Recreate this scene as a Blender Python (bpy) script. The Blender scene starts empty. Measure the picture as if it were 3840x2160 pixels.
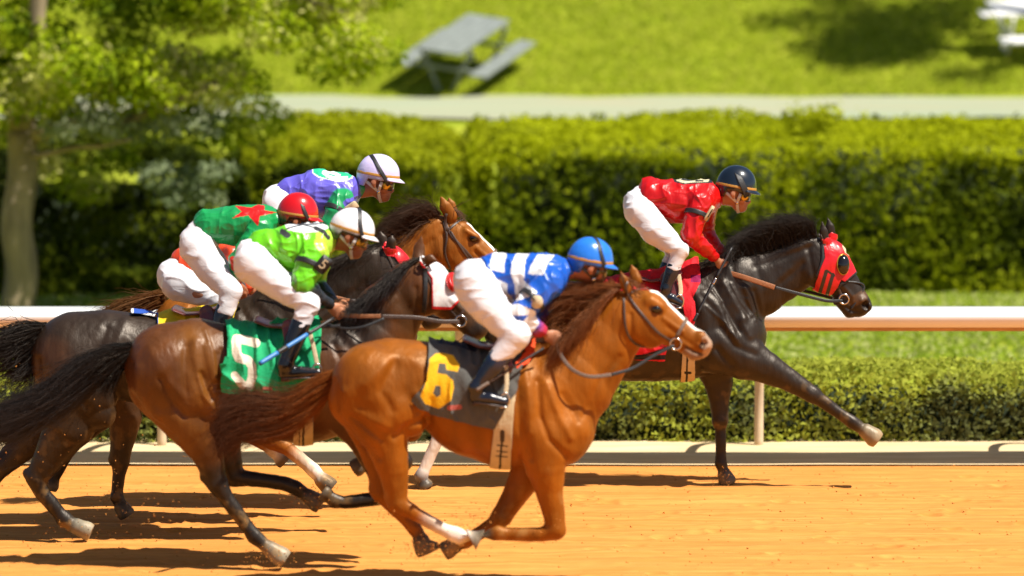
import bpy, bmesh, math, random
import numpy as np
from mathutils import Vector, Matrix
from mathutils.bvhtree import BVHTree
random.seed(7)
rng = np.random.default_rng(7)
SC = bpy.context.scene
COL = SC.collection

# ------------------------------------------------------------------ camera
# S = pixels of the 3840 x 2160 photograph; used to read positions off the photo in each horse's own lane
F, CX, CY, HC = 14907.0, 1920.0, 1080.0, 3.75
TH = math.atan((724.5 + 30) / 10000.0)
CT, ST = math.cos(TH), math.sin(TH)
cam = bpy.data.cameras.new("camera")
cam.sensor_width = 36.0
cam.lens = 36.0 * F / 3840.0
cam.clip_start, cam.clip_end = 1.0, 2000.0
cam.dof.use_dof = True
cam.dof.focus_distance = 28.4
cam.dof.aperture_fstop = 1.15
cam_ob = bpy.data.objects.new("camera", cam)
cam_ob.location = (0, 0, HC)
cam_ob.rotation_euler = (math.pi / 2 - TH, 0, 0)
COL.objects.link(cam_ob)
SC.camera = cam_ob

# ------------------------------------------------------------------ light
SUN = Vector((0.46, -0.26, 0.85)).normalized()
SUN_EL, SUN_ROT = math.asin(SUN.z), math.atan2(SUN.x, SUN.y)
w = bpy.data.worlds.new("World")
SC.world = w
w.use_nodes = True
nt = w.node_tree
sky = nt.nodes.new("ShaderNodeTexSky")
sky.sky_type = 'NISHITA'
sky.sun_disc = False
sky.sun_elevation = SUN_EL
sky.sun_rotation = SUN_ROT
nt.links.new(sky.outputs[0], nt.nodes["Background"].inputs[0])
nt.nodes["Background"].inputs[1].default_value = 0.052
sl = bpy.data.lights.new("sun", 'SUN')
sl.energy, sl.angle, sl.color = 5.0, math.radians(0.55), (1.0, 0.95, 0.86)
so = bpy.data.objects.new("sun", sl)
so.rotation_euler = SUN.to_track_quat('Z', 'Y').to_euler()
so.location = (0, 0, 30)
COL.objects.link(so)
SC.view_settings.view_transform = 'Standard'
SC.view_settings.look = 'None'
SC.view_settings.exposure = 0.78
SC.view_settings.gamma = 1.0
SC.cycles.use_denoising = True
SC.cycles.max_bounces = 8
SC.cycles.transparent_max_bounces = 8

# ------------------------------------------------------------------ helpers
def P(x, y, d):
    u, v = (x - CX) / F, (CY - y) / F
    t = d / (CT + v * ST)
    return np.array([u * t, d, HC + (-ST + v * CT) * t])

def PD(x, y, d):
    return P(x * 1.49068, y * 1.49068, d)

def proj(V):
    q = V - np.array([0, 0, HC])
    dep = q[:, 1] * CT - q[:, 2] * ST
    up = q[:, 1] * ST + q[:, 2] * CT
    return np.stack([CX + F * q[:, 0] / dep, CY - F * up / dep], 1)

def lin(c):
    return tuple(((v / 255.0) / 12.92 if v <= 10 else (((v / 255.0) + 0.055) / 1.055) ** 2.4) for v in c)

def tag(o, label=None, cat=None, group=None, kind=None):
    if label: o["label"] = label
    if cat: o["category"] = cat
    if group: o["group"] = group
    if kind: o["kind"] = kind
    return o

def empty(name, loc):
    o = bpy.data.objects.new(name, None)
    o.location = loc
    o.empty_display_size = 0.2
    COL.objects.link(o)
    return o

def mesh_obj(name, V, faces, mat, parent=None, origin=(0, 0, 0), smooth=True, col=None):
    """faces: (N,4) / (N,3) int arrays or a list of such / list of tuples. V in world space; origin = where the thing stands."""
    me = bpy.data.meshes.new(name)
    V = np.asarray(V, float) - np.asarray(origin, float)
    if isinstance(faces, np.ndarray): faces = [faces]
    if isinstance(faces, list) and len(faces) and isinstance(faces[0], np.ndarray):
        nl = sum(f.size for f in faces)
        npo = sum(len(f) for f in faces)
        me.vertices.add(len(V)); me.vertices.foreach_set("co", V.astype(np.float32).ravel())
        me.loops.add(nl); me.loops.foreach_set("vertex_index", np.concatenate([f.ravel() for f in faces]).astype(np.int32))
        sizes = np.concatenate([np.full(len(f), f.shape[1]) for f in faces])
        me.polygons.add(npo)
        me.polygons.foreach_set("loop_start", np.concatenate([[0], np.cumsum(sizes)[:-1]]).astype(np.int32))
        me.polygons.foreach_set("loop_total", sizes.astype(np.int32))
        me.update(calc_edges=True)
        me.validate()
    else:
        me.from_pydata([tuple(v) for v in V], [], [tuple(f) for f in faces])
        me.update()
    if smooth:
        me.polygons.foreach_set("use_smooth", np.ones(len(me.polygons), bool))
    if col is not None:
        at = me.color_attributes.new("Col", 'FLOAT_COLOR', 'POINT')
        c4 = np.ones((len(V), 4), np.float32)
        c4[:, :3] = col
        at.data.foreach_set("color", c4.ravel())
    if mat is not None: me.materials.append(mat)
    o = bpy.data.objects.new(name, me)
    COL.objects.link(o)
    if parent is not None:
        o.parent = parent
    else:
        o.location = origin
    return o

def join_geo(parts):
    """parts: list of (V, F[n,4 or n,3] array)"""
    Vs, f3, f4, n = [], [], [], 0
    for V, Fa in parts:
        Vs.append(V)
        for fa in (Fa if isinstance(Fa, list) else [Fa]):
            (f3 if fa.shape[1] == 3 else f4).append(fa + n)
        n += len(V)
    out = []
    if f4: out.append(np.concatenate(f4))
    if f3: out.append(np.concatenate(f3))
    return np.concatenate(Vs), out

def box_geo(c, size, R=None):
    s = np.array([[x, y, z] for x in (-.5, .5) for y in (-.5, .5) for z in (-.5, .5)]) * np.array(size)
    if R is not None: s = s @ np.asarray(R).T
    f = np.array([[0, 1, 3, 2], [4, 6, 7, 5], [0, 4, 5, 1], [2, 3, 7, 6], [0, 2, 6, 4], [1, 5, 7, 3]])
    return s + np.array(c), f

def spline(pts, n):
    pts = np.asarray(pts, float)
    if len(pts) == 2:
        t = np.linspace(0, 1, n)[:, None]
        return pts[0] * (1 - t) + pts[1] * t
    p = np.vstack([2 * pts[0] - pts[1], pts, 2 * pts[-1] - pts[-2]])
    seg = np.linalg.norm(np.diff(pts[:, :3], axis=0), axis=1)
    cum = np.concatenate([[0], np.cumsum(seg)])
    ts = np.linspace(0, cum[-1], n)
    i = np.clip(np.searchsorted(cum, ts, 'right') - 1, 0, len(pts) - 2)
    t = ((ts - cum[i]) / np.maximum(seg[i], 1e-9))[:, None]
    a, b, c, d = p[i], p[i + 1], p[i + 2], p[i + 3]
    return 0.5 * (2 * b + (c - a) * t + (2 * a - 5 * b + 4 * c - d) * t ** 2 + (3 * b - a - 3 * c + d) * t ** 3)

def tube_geo(pts, rad, n=8, closed=False, flat=None):
    """round tube; flat=(normals, width, thickness) makes a strap instead"""
    pts = np.asarray(pts, float)
    m = len(pts)
    T = np.roll(pts, -1, 0) - np.roll(pts, 1, 0) if closed else np.gradient(pts, axis=0)
    T /= np.maximum(np.linalg.norm(T, axis=1, keepdims=True), 1e-9)
    if flat is not None:
        N, wd, th = flat
        B = np.cross(T, N); B /= np.maximum(np.linalg.norm(B, axis=1, keepdims=True), 1e-9)
        N = np.cross(B, T)
        ring = [(-.5, 0), (-.5, 1), (-.3, 1.25), (.3, 1.25), (.5, 1), (.5, 0)]
        V = np.stack([pts + B * wd * a + N * th * b for a, b in ring], 1)
        n = len(ring)
    else:
        rad = np.broadcast_to(np.asarray(rad, float), (m,))
        up = np.array([0, 1.0, 0]) if abs(T[:, 1]).mean() < .8 else np.array([0, 0, 1.0])
        B = np.cross(T, up); B /= np.maximum(np.linalg.norm(B, axis=1, keepdims=True), 1e-9)
        N = np.cross(B, T)
        a = np.linspace(0, 2 * np.pi, n, endpoint=False)
        V = pts[:, None] + rad[:, None, None] * (np.cos(a)[None, :, None] * B[:, None] + np.sin(a)[None, :, None] * N[:, None])
    V = V.reshape(-1, 3)
    i = np.arange(m if closed else m - 1)
    j = np.arange(n)
    I, J = np.meshgrid(i, j, indexing='ij')
    I2, J2 = (I + 1) % m, (J + 1) % n
    f = np.stack([I * n + J, I * n + J2, I2 * n + J2, I2 * n + J], -1).reshape(-1, 4)
    if closed: return V, f
    c0, c1 = len(V), len(V) + 1
    V = np.vstack([V, pts[0], pts[-1]])
    t0 = np.stack([np.full(n, c0), (j + 1) % n, j], 1)
    t1 = np.stack([np.full(n, c1), (m - 1) * n + j, (m - 1) * n + (j + 1) % n], 1)
    return V, [f, np.vstack([t0, t1])]

def vnoise(p, seed=0):
    p = np.asarray(p, float)
    i = np.floor(p).astype(np.int64); f = p - i
    f = f * f * (3 - 2 * f)
    def h(a):
        n = (a[..., 0] * 374761393 + a[..., 1] * 668265263 + a[..., 2] * 2147483647 + seed * 1274126177) & 0xffffffff
        n = ((n ^ (n >> 13)) * 1274126177) & 0xffffffff
        return ((n ^ (n >> 16)) & 0xffff) / 65535.0
    r = 0
    for dx in (0, 1):
        for dy in (0, 1):
            for dz in (0, 1):
                wgt = (f[..., 0] if dx else 1 - f[..., 0]) * (f[..., 1] if dy else 1 - f[..., 1]) * (f[..., 2] if dz else 1 - f[..., 2])
                r = r + wgt * h(i + np.array([dx, dy, dz]))
    return r * 2 - 1

def fbm(p, o=3, seed=0):
    r, a = 0, 1.0
    for k in range(o):
        r = r + a * vnoise(np.asarray(p) * 2 ** k, seed + k); a *= .5
    return r

def inpoly(pts, poly):
    poly = np.asarray(poly, float)
    x, y = pts[:, 0], pts[:, 1]
    r = np.zeros(len(pts), bool)
    j = len(poly) - 1
    for i in range(len(poly)):
        xi, yi = poly[i]; xj, yj = poly[j]
        c = ((yi > y) != (yj > y))
        r ^= c & (x < (xj - xi) * (y - yi) / ((yj - yi) if yj != yi else 1e-9) + xi)
        j = i
    return r

def dist_line(pts, line):
    line = np.asarray(line, float)
    best = np.full(len(pts), 1e9)
    for a, b in zip(line[:-1], line[1:]):
        ba = b - a
        t = np.clip(((pts - a) @ ba) / max(ba @ ba, 1e-9), 0, 1)
        best = np.minimum(best, np.linalg.norm(pts - a - t[:, None] * ba, axis=1))
    return best

def closest_on_poly(pts, poly):
    poly = np.asarray(poly, float)
    best = np.full(len(pts), 1e9); out = pts.copy()
    for a, b in zip(poly, np.roll(poly, -1, 0)):
        ba = b - a
        t = np.clip(((pts - a) @ ba) / max(ba @ ba, 1e-9), 0, 1)
        q = a + t[:, None] * ba
        dd = np.linalg.norm(pts - q, axis=1)
        m = dd < best
        best[m] = dd[m]; out[m] = q[m]
    return out, best

# ---- smooth blended bodies: tapered capsules traced in a lane, joined by smooth union, meshed by surface nets
def cap_eval(X, Y, Z, pr):
    A, B, ra, rb, sa, sb = pr[:6]
    ba = B - A
    L2 = max(float(ba @ ba), 1e-12)
    t = np.clip(((X - A[0]) * ba[0] + (Y - A[1]) * ba[1] + (Z - A[2]) * ba[2]) / L2, 0, 1)
    r = ra + (rb - ra) * t
    s = sa + (sb - sa) * t
    dx, dy, dz = X - (A[0] + t * ba[0]), Y - (A[1] + t * ba[1]), Z - (A[2] + t * ba[2])
    e = dx * dx + dz * dz
    k0 = np.sqrt(e + (dy / s) ** 2) / r
    k1 = np.sqrt(e / r ** 4 + (dy / (r * s) ** 2) ** 2)
    return k0 * (k0 - 1) / np.maximum(k1, 1e-6), t

def smin(a, b, k):
    h = np.clip(.5 + .5 * (a - b) / k, 0, 1)
    return a * (1 - h) + b * h - k * h * (1 - h)

def surface_nets(G, o, h):
    ins = G < 0
    s = [slice(None, -1), slice(1, None)]
    cnt = np.zeros(tuple(n - 1 for n in G.shape), np.int8)
    for a in (0, 1):
        for b in (0, 1):
            for c in (0, 1): cnt += ins[s[a], s[b], s[c]]
    act = (cnt > 0) & (cnt < 8)
    idx = np.argwhere(act)
    ids = np.full(act.shape, -1, np.int32)
    ids[act] = np.arange(len(idx))
    cor = [(a, b, c) for a in (0, 1) for b in (0, 1) for c in (0, 1)]
    val = np.stack([G[idx[:, 0] + a, idx[:, 1] + b, idx[:, 2] + c] for a, b, c in cor], 1)
    acc = np.zeros((len(idx), 3)); n = np.zeros(len(idx))
    for i, ci in enumerate(cor):
        for j, cj in enumerate(cor):
            if j <= i or sum(x != y for x, y in zip(ci, cj)) != 1: continue
            m = (val[:, i] < 0) != (val[:, j] < 0)
            t = val[m, i] / (val[m, i] - val[m, j])
            acc[m] += np.array(ci) + t[:, None] * (np.array(cj) - np.array(ci)); n[m] += 1
    V = (idx + acc / n[:, None]) * h + o
    fs = []
    for ax in range(3):
        u, v = (ax + 1) % 3, (ax + 2) % 3
        a = [slice(None)] * 3; b = [slice(None)] * 3
        a[ax] = slice(None, -1); b[ax] = slice(1, None)
        A_, B_ = ins[tuple(a)], ins[tuple(b)]
        for flip in (False, True):
            e = np.argwhere((A_ & ~B_) if not flip else (~A_ & B_))
            e = e[(e[:, u] > 0) & (e[:, v] > 0) & (e[:, u] < G.shape[u] - 1) & (e[:, v] < G.shape[v] - 1)]
            q = []
            for du, dv in ((0, 0), (1, 0), (1, 1), (0, 1)):
                c = e.copy(); c[:, u] -= du; c[:, v] -= dv
                q.append(ids[c[:, 0], c[:, 1], c[:, 2]])
            q = np.stack(q, 1)
            fs.append(q[:, ::-1] if flip else q)
    Fq = np.concatenate(fs)
    return V, Fq[(Fq >= 0).all(1)]

def vnormals(V, Fq):
    n = np.zeros_like(V)
    fn = np.cross(V[Fq[:, 2]] - V[Fq[:, 0]], V[Fq[:, 3]] - V[Fq[:, 1]])
    for k in range(4): np.add.at(n, Fq[:, k], fn)
    return n / np.maximum(np.linalg.norm(n, axis=1, keepdims=True), 1e-12)

def relax(V, Fq, it=2, lam=.5):
    a = np.concatenate([Fq[:, k] for k in range(4)]); b = np.concatenate([Fq[:, (k + 1) % 4] for k in range(4)])
    n = np.bincount(a, minlength=len(V)) + np.bincount(b, minlength=len(V))
    for _ in range(it):
        s = np.stack([np.bincount(a, V[b, k], len(V)) + np.bincount(b, V[a, k], len(V)) for k in range(3)], 1)
        V = V * (1 - lam) + lam * s / np.maximum(n, 1)[:, None]
    return V

class Solid:
    def __init__(self, d, base=(1, 1, 1)):
        self.d, self.chains, self.base = d, [], base
    def chain(self, nodes, k=.03, op='add', col=None):
        """nodes: (x, y, r[, off m[, side ratio[, colour]]]) in photo pixels of this lane"""
        pts = []
        for nd in nodes:
            x, y, r = nd[:3]
            off = nd[3] if len(nd) > 3 else 0.0
            s = nd[4] if len(nd) > 4 and nd[4] else 1.0
            c = nd[5] if len(nd) > 5 else (col or self.base)
            dd = self.d + off
            pts.append((P(x, y, dd), r * dd / F, s, c))
        return self.chain3(pts, k, op)
    def chain3(self, pts, k=.03, op='add'):
        if len(pts) == 1: pts = [pts[0], (pts[0][0] + np.array([1e-4, 0, 0]),) + tuple(pts[0][1:])]
        pr = [(np.asarray(a[0], float), np.asarray(b[0], float), a[1], b[1], a[2], b[2], a[3], b[3]) for a, b in zip(pts[:-1], pts[1:])]
        self.chains.append((pr, k, op))
        return self
    def build(self, h, it=1):
        lo, hi = np.full(3, 1e9), np.full(3, -1e9)
        for pr, k, op in self.chains:
            if op != 'add': continue
            for q in pr:
                for C_, r, s in ((q[0], q[2], q[4]), (q[1], q[3], q[5])):
                    e = np.array([r, r * max(s, 1), r])
                    lo = np.minimum(lo, C_ - e); hi = np.maximum(hi, C_ + e)
        lo -= .03 + 2 * h; hi += .03 + 2 * h
        n = np.ceil((hi - lo) / h).astype(int) + 1
        ax = [(lo[i] + h * np.arange(n[i])).astype(np.float32) for i in range(3)]
        G = np.full(tuple(n), .5, np.float32)
        for pr, k, op in self.chains:
            l, u = np.full(3, 1e9), np.full(3, -1e9)
            for q in pr:
                for C_, r, s in ((q[0], q[2], q[4]), (q[1], q[3], q[5])):
                    e = np.array([r, r * max(s, 1), r]) + k + 2.5 * h
                    l = np.minimum(l, C_ - e); u = np.maximum(u, C_ + e)
            i0 = np.clip(((l - lo) / h).astype(int), 0, n - 1); i1 = np.clip(((u - lo) / h).astype(int) + 2, 1, n)
            sl_ = tuple(slice(a, b) for a, b in zip(i0, i1))
            X, Y, Z = ax[0][sl_[0]][:, None, None], ax[1][sl_[1]][None, :, None], ax[2][sl_[2]][None, None, :]
            f = None
            for q in pr:
                v = cap_eval(X, Y, Z, q)[0]
                f = v if f is None else np.minimum(f, v)
            f = f.astype(np.float32)
            if op == 'add': G[sl_] = smin(G[sl_], f, k)
            else: G[sl_] = -smin(-G[sl_], f, k)
        V, Fq = surface_nets(G, lo, h)
        vol = np.einsum('ij,ij->i', V[Fq[:, 0]], np.cross(V[Fq[:, 1]], V[Fq[:, 2]]) + np.cross(V[Fq[:, 2]], V[Fq[:, 3]])).sum()
        if vol < 0: Fq = Fq[:, ::-1].copy()
        self.V, self.F = relax(V, Fq, it), Fq
        self.N = vnormals(self.V, Fq)
        return self
    def flat_soles(self):
        for pr, k, op in self.chains:
            q = pr[-1]
            if op != 'add' or abs(q[5] - .95) > 1e-6: continue
            c, r = q[1], q[3]
            ax = q[1] - q[0]; ax = ax / np.linalg.norm(ax)
            rel = self.V - c; t = rel @ ax
            near = np.linalg.norm(rel, axis=1) < r * 1.9
            m = near & (t > -.9 * r)
            side = rel - t[:, None] * ax
            rad = np.linalg.norm(side, axis=1)
            lim = .5 * r
            over = m & (t > lim)
            # push the round end out to the rim of a flat sole
            g = np.where(over, np.minimum(1.15, (r * .86) / np.maximum(rad, 1e-4)) * .55 + .45, 1.0)
            self.V = np.where(over[:, None], c + ax * lim + side * g[:, None], self.V)
        self.N = vnormals(self.V, self.F)
    def colors(self, soft=.012):
        V = self.V
        W = np.zeros(len(V)); C_ = np.zeros((len(V), 3))
        for pr, k, op in self.chains:
            if op != 'add': continue
            for q in pr:
                v, t = cap_eval(V[:, 0], V[:, 1], V[:, 2], q)
                wt = np.exp(-np.clip(v, -.05, 1) / soft)
                c = np.array(q[6])[None] * (1 - t[:, None]) + np.array(q[7])[None] * t[:, None]
                W += wt; C_ += wt[:, None] * c
        self.C = C_ / np.maximum(W, 1e-20)[:, None]
        return self.C
    def px(self, V=None):
        """photo pixel of each vertex, the far half mirrored on to the near half"""
        V = (self.V if V is None else V).copy()
        V[:, 1] = self.d - np.abs(V[:, 1] - self.d)
        return proj(V)
    def strokes(self, lst):
        q = self.px()
        hgt = np.zeros(len(self.V))
        for line, amp, sg in lst:
            hgt += amp * np.exp(-(dist_line(q, line) / sg) ** 2)
        wt = np.clip(np.abs(self.N[:, 1]) * 1.3, 0, 1)
        self.V = self.V + self.N * (hgt * wt)[:, None]
        self.N = vnormals(self.V, self.F)
    def tree(self):
        self.bvh = BVHTree.FromPolygons([tuple(v) for v in self.V], [tuple(int(i) for i in f) for f in self.F])
        return self
    def on(self, x, y, off=.004):
        """point on the near surface seen at this photo pixel (falls back on the middle plane)"""
        c = Vector((0, 0, HC)); q = Vector(P(x, y, self.d))
        hit, nrm, _, _ = self.bvh.ray_cast(c, (q - c).normalized())
        if hit is None or abs(hit.y - self.d) > .6:
            hit, nrm, _, _ = self.bvh.find_nearest(q)
        return np.array(hit) + np.array(nrm) * off, np.array(nrm)

def shell(S_, poly, off, wave=0.0, seed=0, subdiv=1, keep=None):
    """the part of a body's surface inside a traced outline, lifted off it: fitted cloth, straps, hoods"""
    q = S_.px()
    m = inpoly(q, poly)
    if keep is not None: m &= keep
    f = S_.F[m[S_.F].all(1)]
    used = np.unique(f)
    mp = np.full(len(S_.V), -1); mp[used] = np.arange(len(used))
    V, f, N = S_.V[used].copy(), mp[f], S_.N[used]
    e = np.sort(np.concatenate([f[:, [0, 1]], f[:, [1, 2]], f[:, [2, 3]], f[:, [3, 0]]]), axis=1)
    ue, c = np.unique(e, axis=0, return_counts=True)
    bd = np.unique(ue[c == 1])
    if len(bd):
        pq = S_.px(V[bd])
        cl, dd = closest_on_poly(pq, poly)
        mv = dd < 14
        sc = S_.d / F
        V[bd[mv], 0] += (cl[mv, 0] - pq[mv, 0]) * sc
        V[bd[mv], 2] -= (cl[mv, 1] - pq[mv, 1]) * sc
    if wave:
        wv = V + .06 * np.stack([vnoise(V * 6, seed + 3), vnoise(V * 6, seed + 4), vnoise(V * 6, seed + 5)], 1)
        rg = (1 - np.abs(vnoise(wv * np.array([13, 4, 6.0]), seed + 6))) ** 3
        lift = off + wave * (.6 + .6 * fbm(V * np.array([7, 7, 5]), 2, seed) + 1.3 * rg)
    else: lift = off
    V = V + N * (lift[:, None] if wave else lift)
    bm = bmesh.new()
    vs = [bm.verts.new(v) for v in V]
    for fa in f:
        try: bm.faces.new([vs[i] for i in fa])
        except ValueError: pass
    for _ in range(subdiv):
        bmesh.ops.subdivide_edges(bm, edges=bm.edges[:], cuts=1, use_grid_fill=True, smooth=0.0)
    bm.verts.index_update()
    V = np.array([v.co[:] for v in bm.verts]); f = [tuple(v.index for v in fa.verts) for fa in bm.faces]
    bm.free()
    f4 = np.array([x for x in f if len(x) == 4])
    return V, f4

def thick(o, t):
    md = o.modifiers.new("thickness", 'SOLIDIFY'); md.thickness = t; md.offset = 1.0
    return o

# ------------------------------------------------------------------ materials
def mat(name, color=None, rough=.6, attr=False, var=0.0, vscale=8.0, bump=0.0, bscale=60.0, spec=.5, metal=0.0, coat=0.0,
        sheen=0.0, transl=0.0, stretch=(1, 1, 1), aniso=0.0, ridge=False, tint=None, fine=0.0):
    m = bpy.data.materials.new(name)
    m.use_nodes = True
    n, L = m.node_tree.nodes, m.node_tree.links
    b = n["Principled BSDF"]
    b.inputs["Roughness"].default_value = rough
    b.inputs["Metallic"].default_value = metal
    b.inputs["Specular IOR Level"].default_value = spec
    b.inputs["Coat Weight"].default_value = coat
    b.inputs["Coat Roughness"].default_value = .3
    b.inputs["Sheen Weight"].default_value = sheen
    b.inputs["Anisotropic"].default_value = aniso
    if tint: b.inputs["Specular Tint"].default_value = (*tint, 1)
    geo = n.new("ShaderNodeNewGeometry")
    mp = n.new("ShaderNodeMapping"); mp.inputs["Scale"].default_value = stretch
    L.new(geo.outputs["Position"], mp.inputs["Vector"])
    if attr:
        a = n.new("ShaderNodeAttribute"); a.attribute_name = "Col"
        src = a.outputs["Color"]
    else:
        a = n.new("ShaderNodeRGB"); a.outputs[0].default_value = (*color, 1)
        src = a.outputs[0]
    if var > 0:
        nz = n.new("ShaderNodeTexNoise"); nz.inputs["Scale"].default_value = vscale; nz.inputs["Detail"].default_value = 5
        L.new(mp.outputs[0], nz.inputs["Vector"])
        mr = n.new("ShaderNodeMapRange")
        mr.inputs[1].default_value, mr.inputs[2].default_value = .3, .7
        mr.inputs[3].default_value, mr.inputs[4].default_value = 1 - var, 1 + var
        L.new(nz.outputs[0], mr.inputs[0])
        mx = n.new("ShaderNodeVectorMath"); mx.operation = 'SCALE'
        L.new(src, mx.inputs[0]); L.new(mr.outputs[0], mx.inputs["Scale"])
        src = mx.outputs[0]
    L.new(src, b.inputs["Base Color"])
    if bump > 0:
        nb = n.new("ShaderNodeTexNoise"); nb.inputs["Scale"].default_value = bscale; nb.inputs["Detail"].default_value = 4
        L.new(mp.outputs[0], nb.inputs["Vector"])
        bp = n.new("ShaderNodeBump"); bp.inputs["Strength"].default_value = bump; bp.inputs["Distance"].default_value = .02
        hsrc = nb.outputs[0]
        if ridge:   # creases: folded noise
            nb.inputs["Detail"].default_value = 1.5; nb.inputs["Distortion"].default_value = .8
            sb = n.new("ShaderNodeMath"); sb.operation = 'SUBTRACT'; sb.inputs[1].default_value = .5; L.new(hsrc, sb.inputs[0])
            ab = n.new("ShaderNodeMath"); ab.operation = 'ABSOLUTE'; L.new(sb.outputs[0], ab.inputs[0])
            pw = n.new("ShaderNodeMath"); pw.operation = 'POWER'; pw.inputs[1].default_value = .7; L.new(ab.outputs[0], pw.inputs[0])
            hsrc = pw.outputs[0]
        L.new(hsrc, bp.inputs["Height"]); L.new(bp.outputs[0], b.inputs["Normal"])
    if transl > 0:
        tr = n.new("ShaderNodeBsdfTranslucent"); L.new(src, tr.inputs[0])
        ms = n.new("ShaderNodeMixShader"); ms.inputs[0].default_value = transl
        L.new(b.outputs[0], ms.inputs[1]); L.new(tr.outputs[0], ms.inputs[2])
        L.new(ms.outputs[0], n["Material Output"].inputs[0])
    return m

M = dict(
    coat=mat("horse_coat", rough=.47, attr=True, var=.22, vscale=9, bump=.16, bscale=85, spec=.5, coat=0.0, stretch=(1, 1, .22), tint=(1, .66, .36)),
    coat_dark=mat("horse_coat_dark", rough=.45, attr=True, var=.2, vscale=9, bump=.13, bscale=85, spec=.42, stretch=(1, 1, .22), tint=(1, .9, .8)),
    hair=mat("horse_hair", rough=.5, attr=True, var=.2, vscale=30, spec=.28, tint=(1, .8, .6)),
    hoof_eye=mat("eye_gloss", (.006, .004, .003), rough=.08, spec=.7),
    skin=mat("skin", rough=.5, attr=True, var=.07, vscale=60, bump=.05, bscale=150, spec=.4),
    silk=mat("silk", rough=.33, attr=True, var=.06, vscale=14, bump=.2, bscale=13, spec=.5, ridge=True, stretch=(1.5, .7, .55)),
    cloth=mat("cloth", rough=.75, attr=True, var=.08, vscale=20, bump=.2, bscale=70, spec=.25),
    nylon=mat("nylon_white", (.70, .68, .70), rough=.55, var=.04, vscale=10, bump=.16, bscale=11, spec=.3, ridge=True, stretch=(.7, .7, 1.6)),
    boot=mat("boot_leather", rough=.2, attr=True, var=.2, vscale=25, bump=.05, bscale=40, spec=.6),
    helmet=mat("helmet_cover", rough=.28, attr=True, var=.04, vscale=30, bump=.12, bscale=30, spec=.5),
    shell=mat("helmet_gloss", rough=.1, attr=True, spec=.6, coat=.4),
    gold=mat("gold_band", (.42, .2, .03), rough=.45, var=.1, vscale=80),
    black=mat("black_strap", (.014, .013, .013), rough=.5, var=.2, vscale=60, bump=.1),
    leather=mat("brown_leather", (.055, .03, .02), rough=.45, var=.25, vscale=40, bump=.1),
    tanrein=mat("rubber_rein", (.26, .09, .025), rough=.6, var=.2, vscale=60, bump=.3, bscale=300),
    greyrein=mat("grey_rein", (.12, .075, .05), rough=.6, var=.2, vscale=60, bump=.3, bscale=300),
    cream=mat("cream_web", (.52, .42, .26), rough=.75, var=.12, vscale=40, bump=.25, bscale=150),
    steel=mat("steel", (.62, .6, .57), rough=.18, metal=1.0),
    lens=mat("goggle_lens", (.10, .065, .015), rough=.06, spec=.8, coat=.5),
    brass=mat("brass_stud", (.6, .36, .04), rough=.25, metal=.6),
    whitestrap=mat("white_strap", (.5, .46, .42), rough=.5, var=.06),
    saddle=mat("saddle_leather", (.10, .018, .016), rough=.3, var=.25, vscale=30, spec=.6),
    blue=mat("whip_blue", (.03, .16, .42), rough=.45, var=.2, vscale=200),
    plastic=mat("white_rail_plastic", (.8, .8, .78), rough=.4, var=.03, vscale=3),
    rust=mat("rail_underside", (.40, .23, .09), rough=.8, var=.2),
    post=mat("rail_post", (.55, .42, .28), rough=.7, var=.12),
    leaf=mat("leaf", rough=.75, attr=True, spec=.1, transl=.48),
    bark=mat("bark", (.26, .2, .12), rough=.9, var=.35, vscale=7, bump=.8, bscale=14, stretch=(1, 1, .25)),
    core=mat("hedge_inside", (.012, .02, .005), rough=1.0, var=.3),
    greypaint=mat("grey_table_metal", (.19, .21, .19), rough=.5, var=.15, vscale=6),
    whitepaint=mat("white_table_paint", (.82, .81, .78), rough=.5, var=.04),
)

# ------------------------------------------------------------------ setting
def zg(y):
    y = np.asarray(y, float)
    return np.interp(y, [-50, 32.8, 33.2, 50, 57, 62, 62.4, 74, 90, 400], [0, 0, .02, .06, 1.87, 2.05, 2.1, 6.1, 8.0, 14.0])

def sheet(name, xs, ys, m, zf, lift=0.0):
    X, Y = np.meshgrid(xs, ys, indexing='ij')
    Z = zf(X, Y) + lift
    V = np.stack([X, Y, Z], -1).reshape(-1, 3)
    a, b = len(xs), len(ys)
    I, J = np.meshgrid(np.arange(a - 1), np.arange(b - 1), indexing='ij')
    f = np.stack([I * b + J, (I + 1) * b + J, (I + 1) * b + J + 1, I * b + J + 1], -1).reshape(-1, 4)
    o = mesh_obj(name, V, f, m)
    return tag(o, kind="structure")

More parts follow.
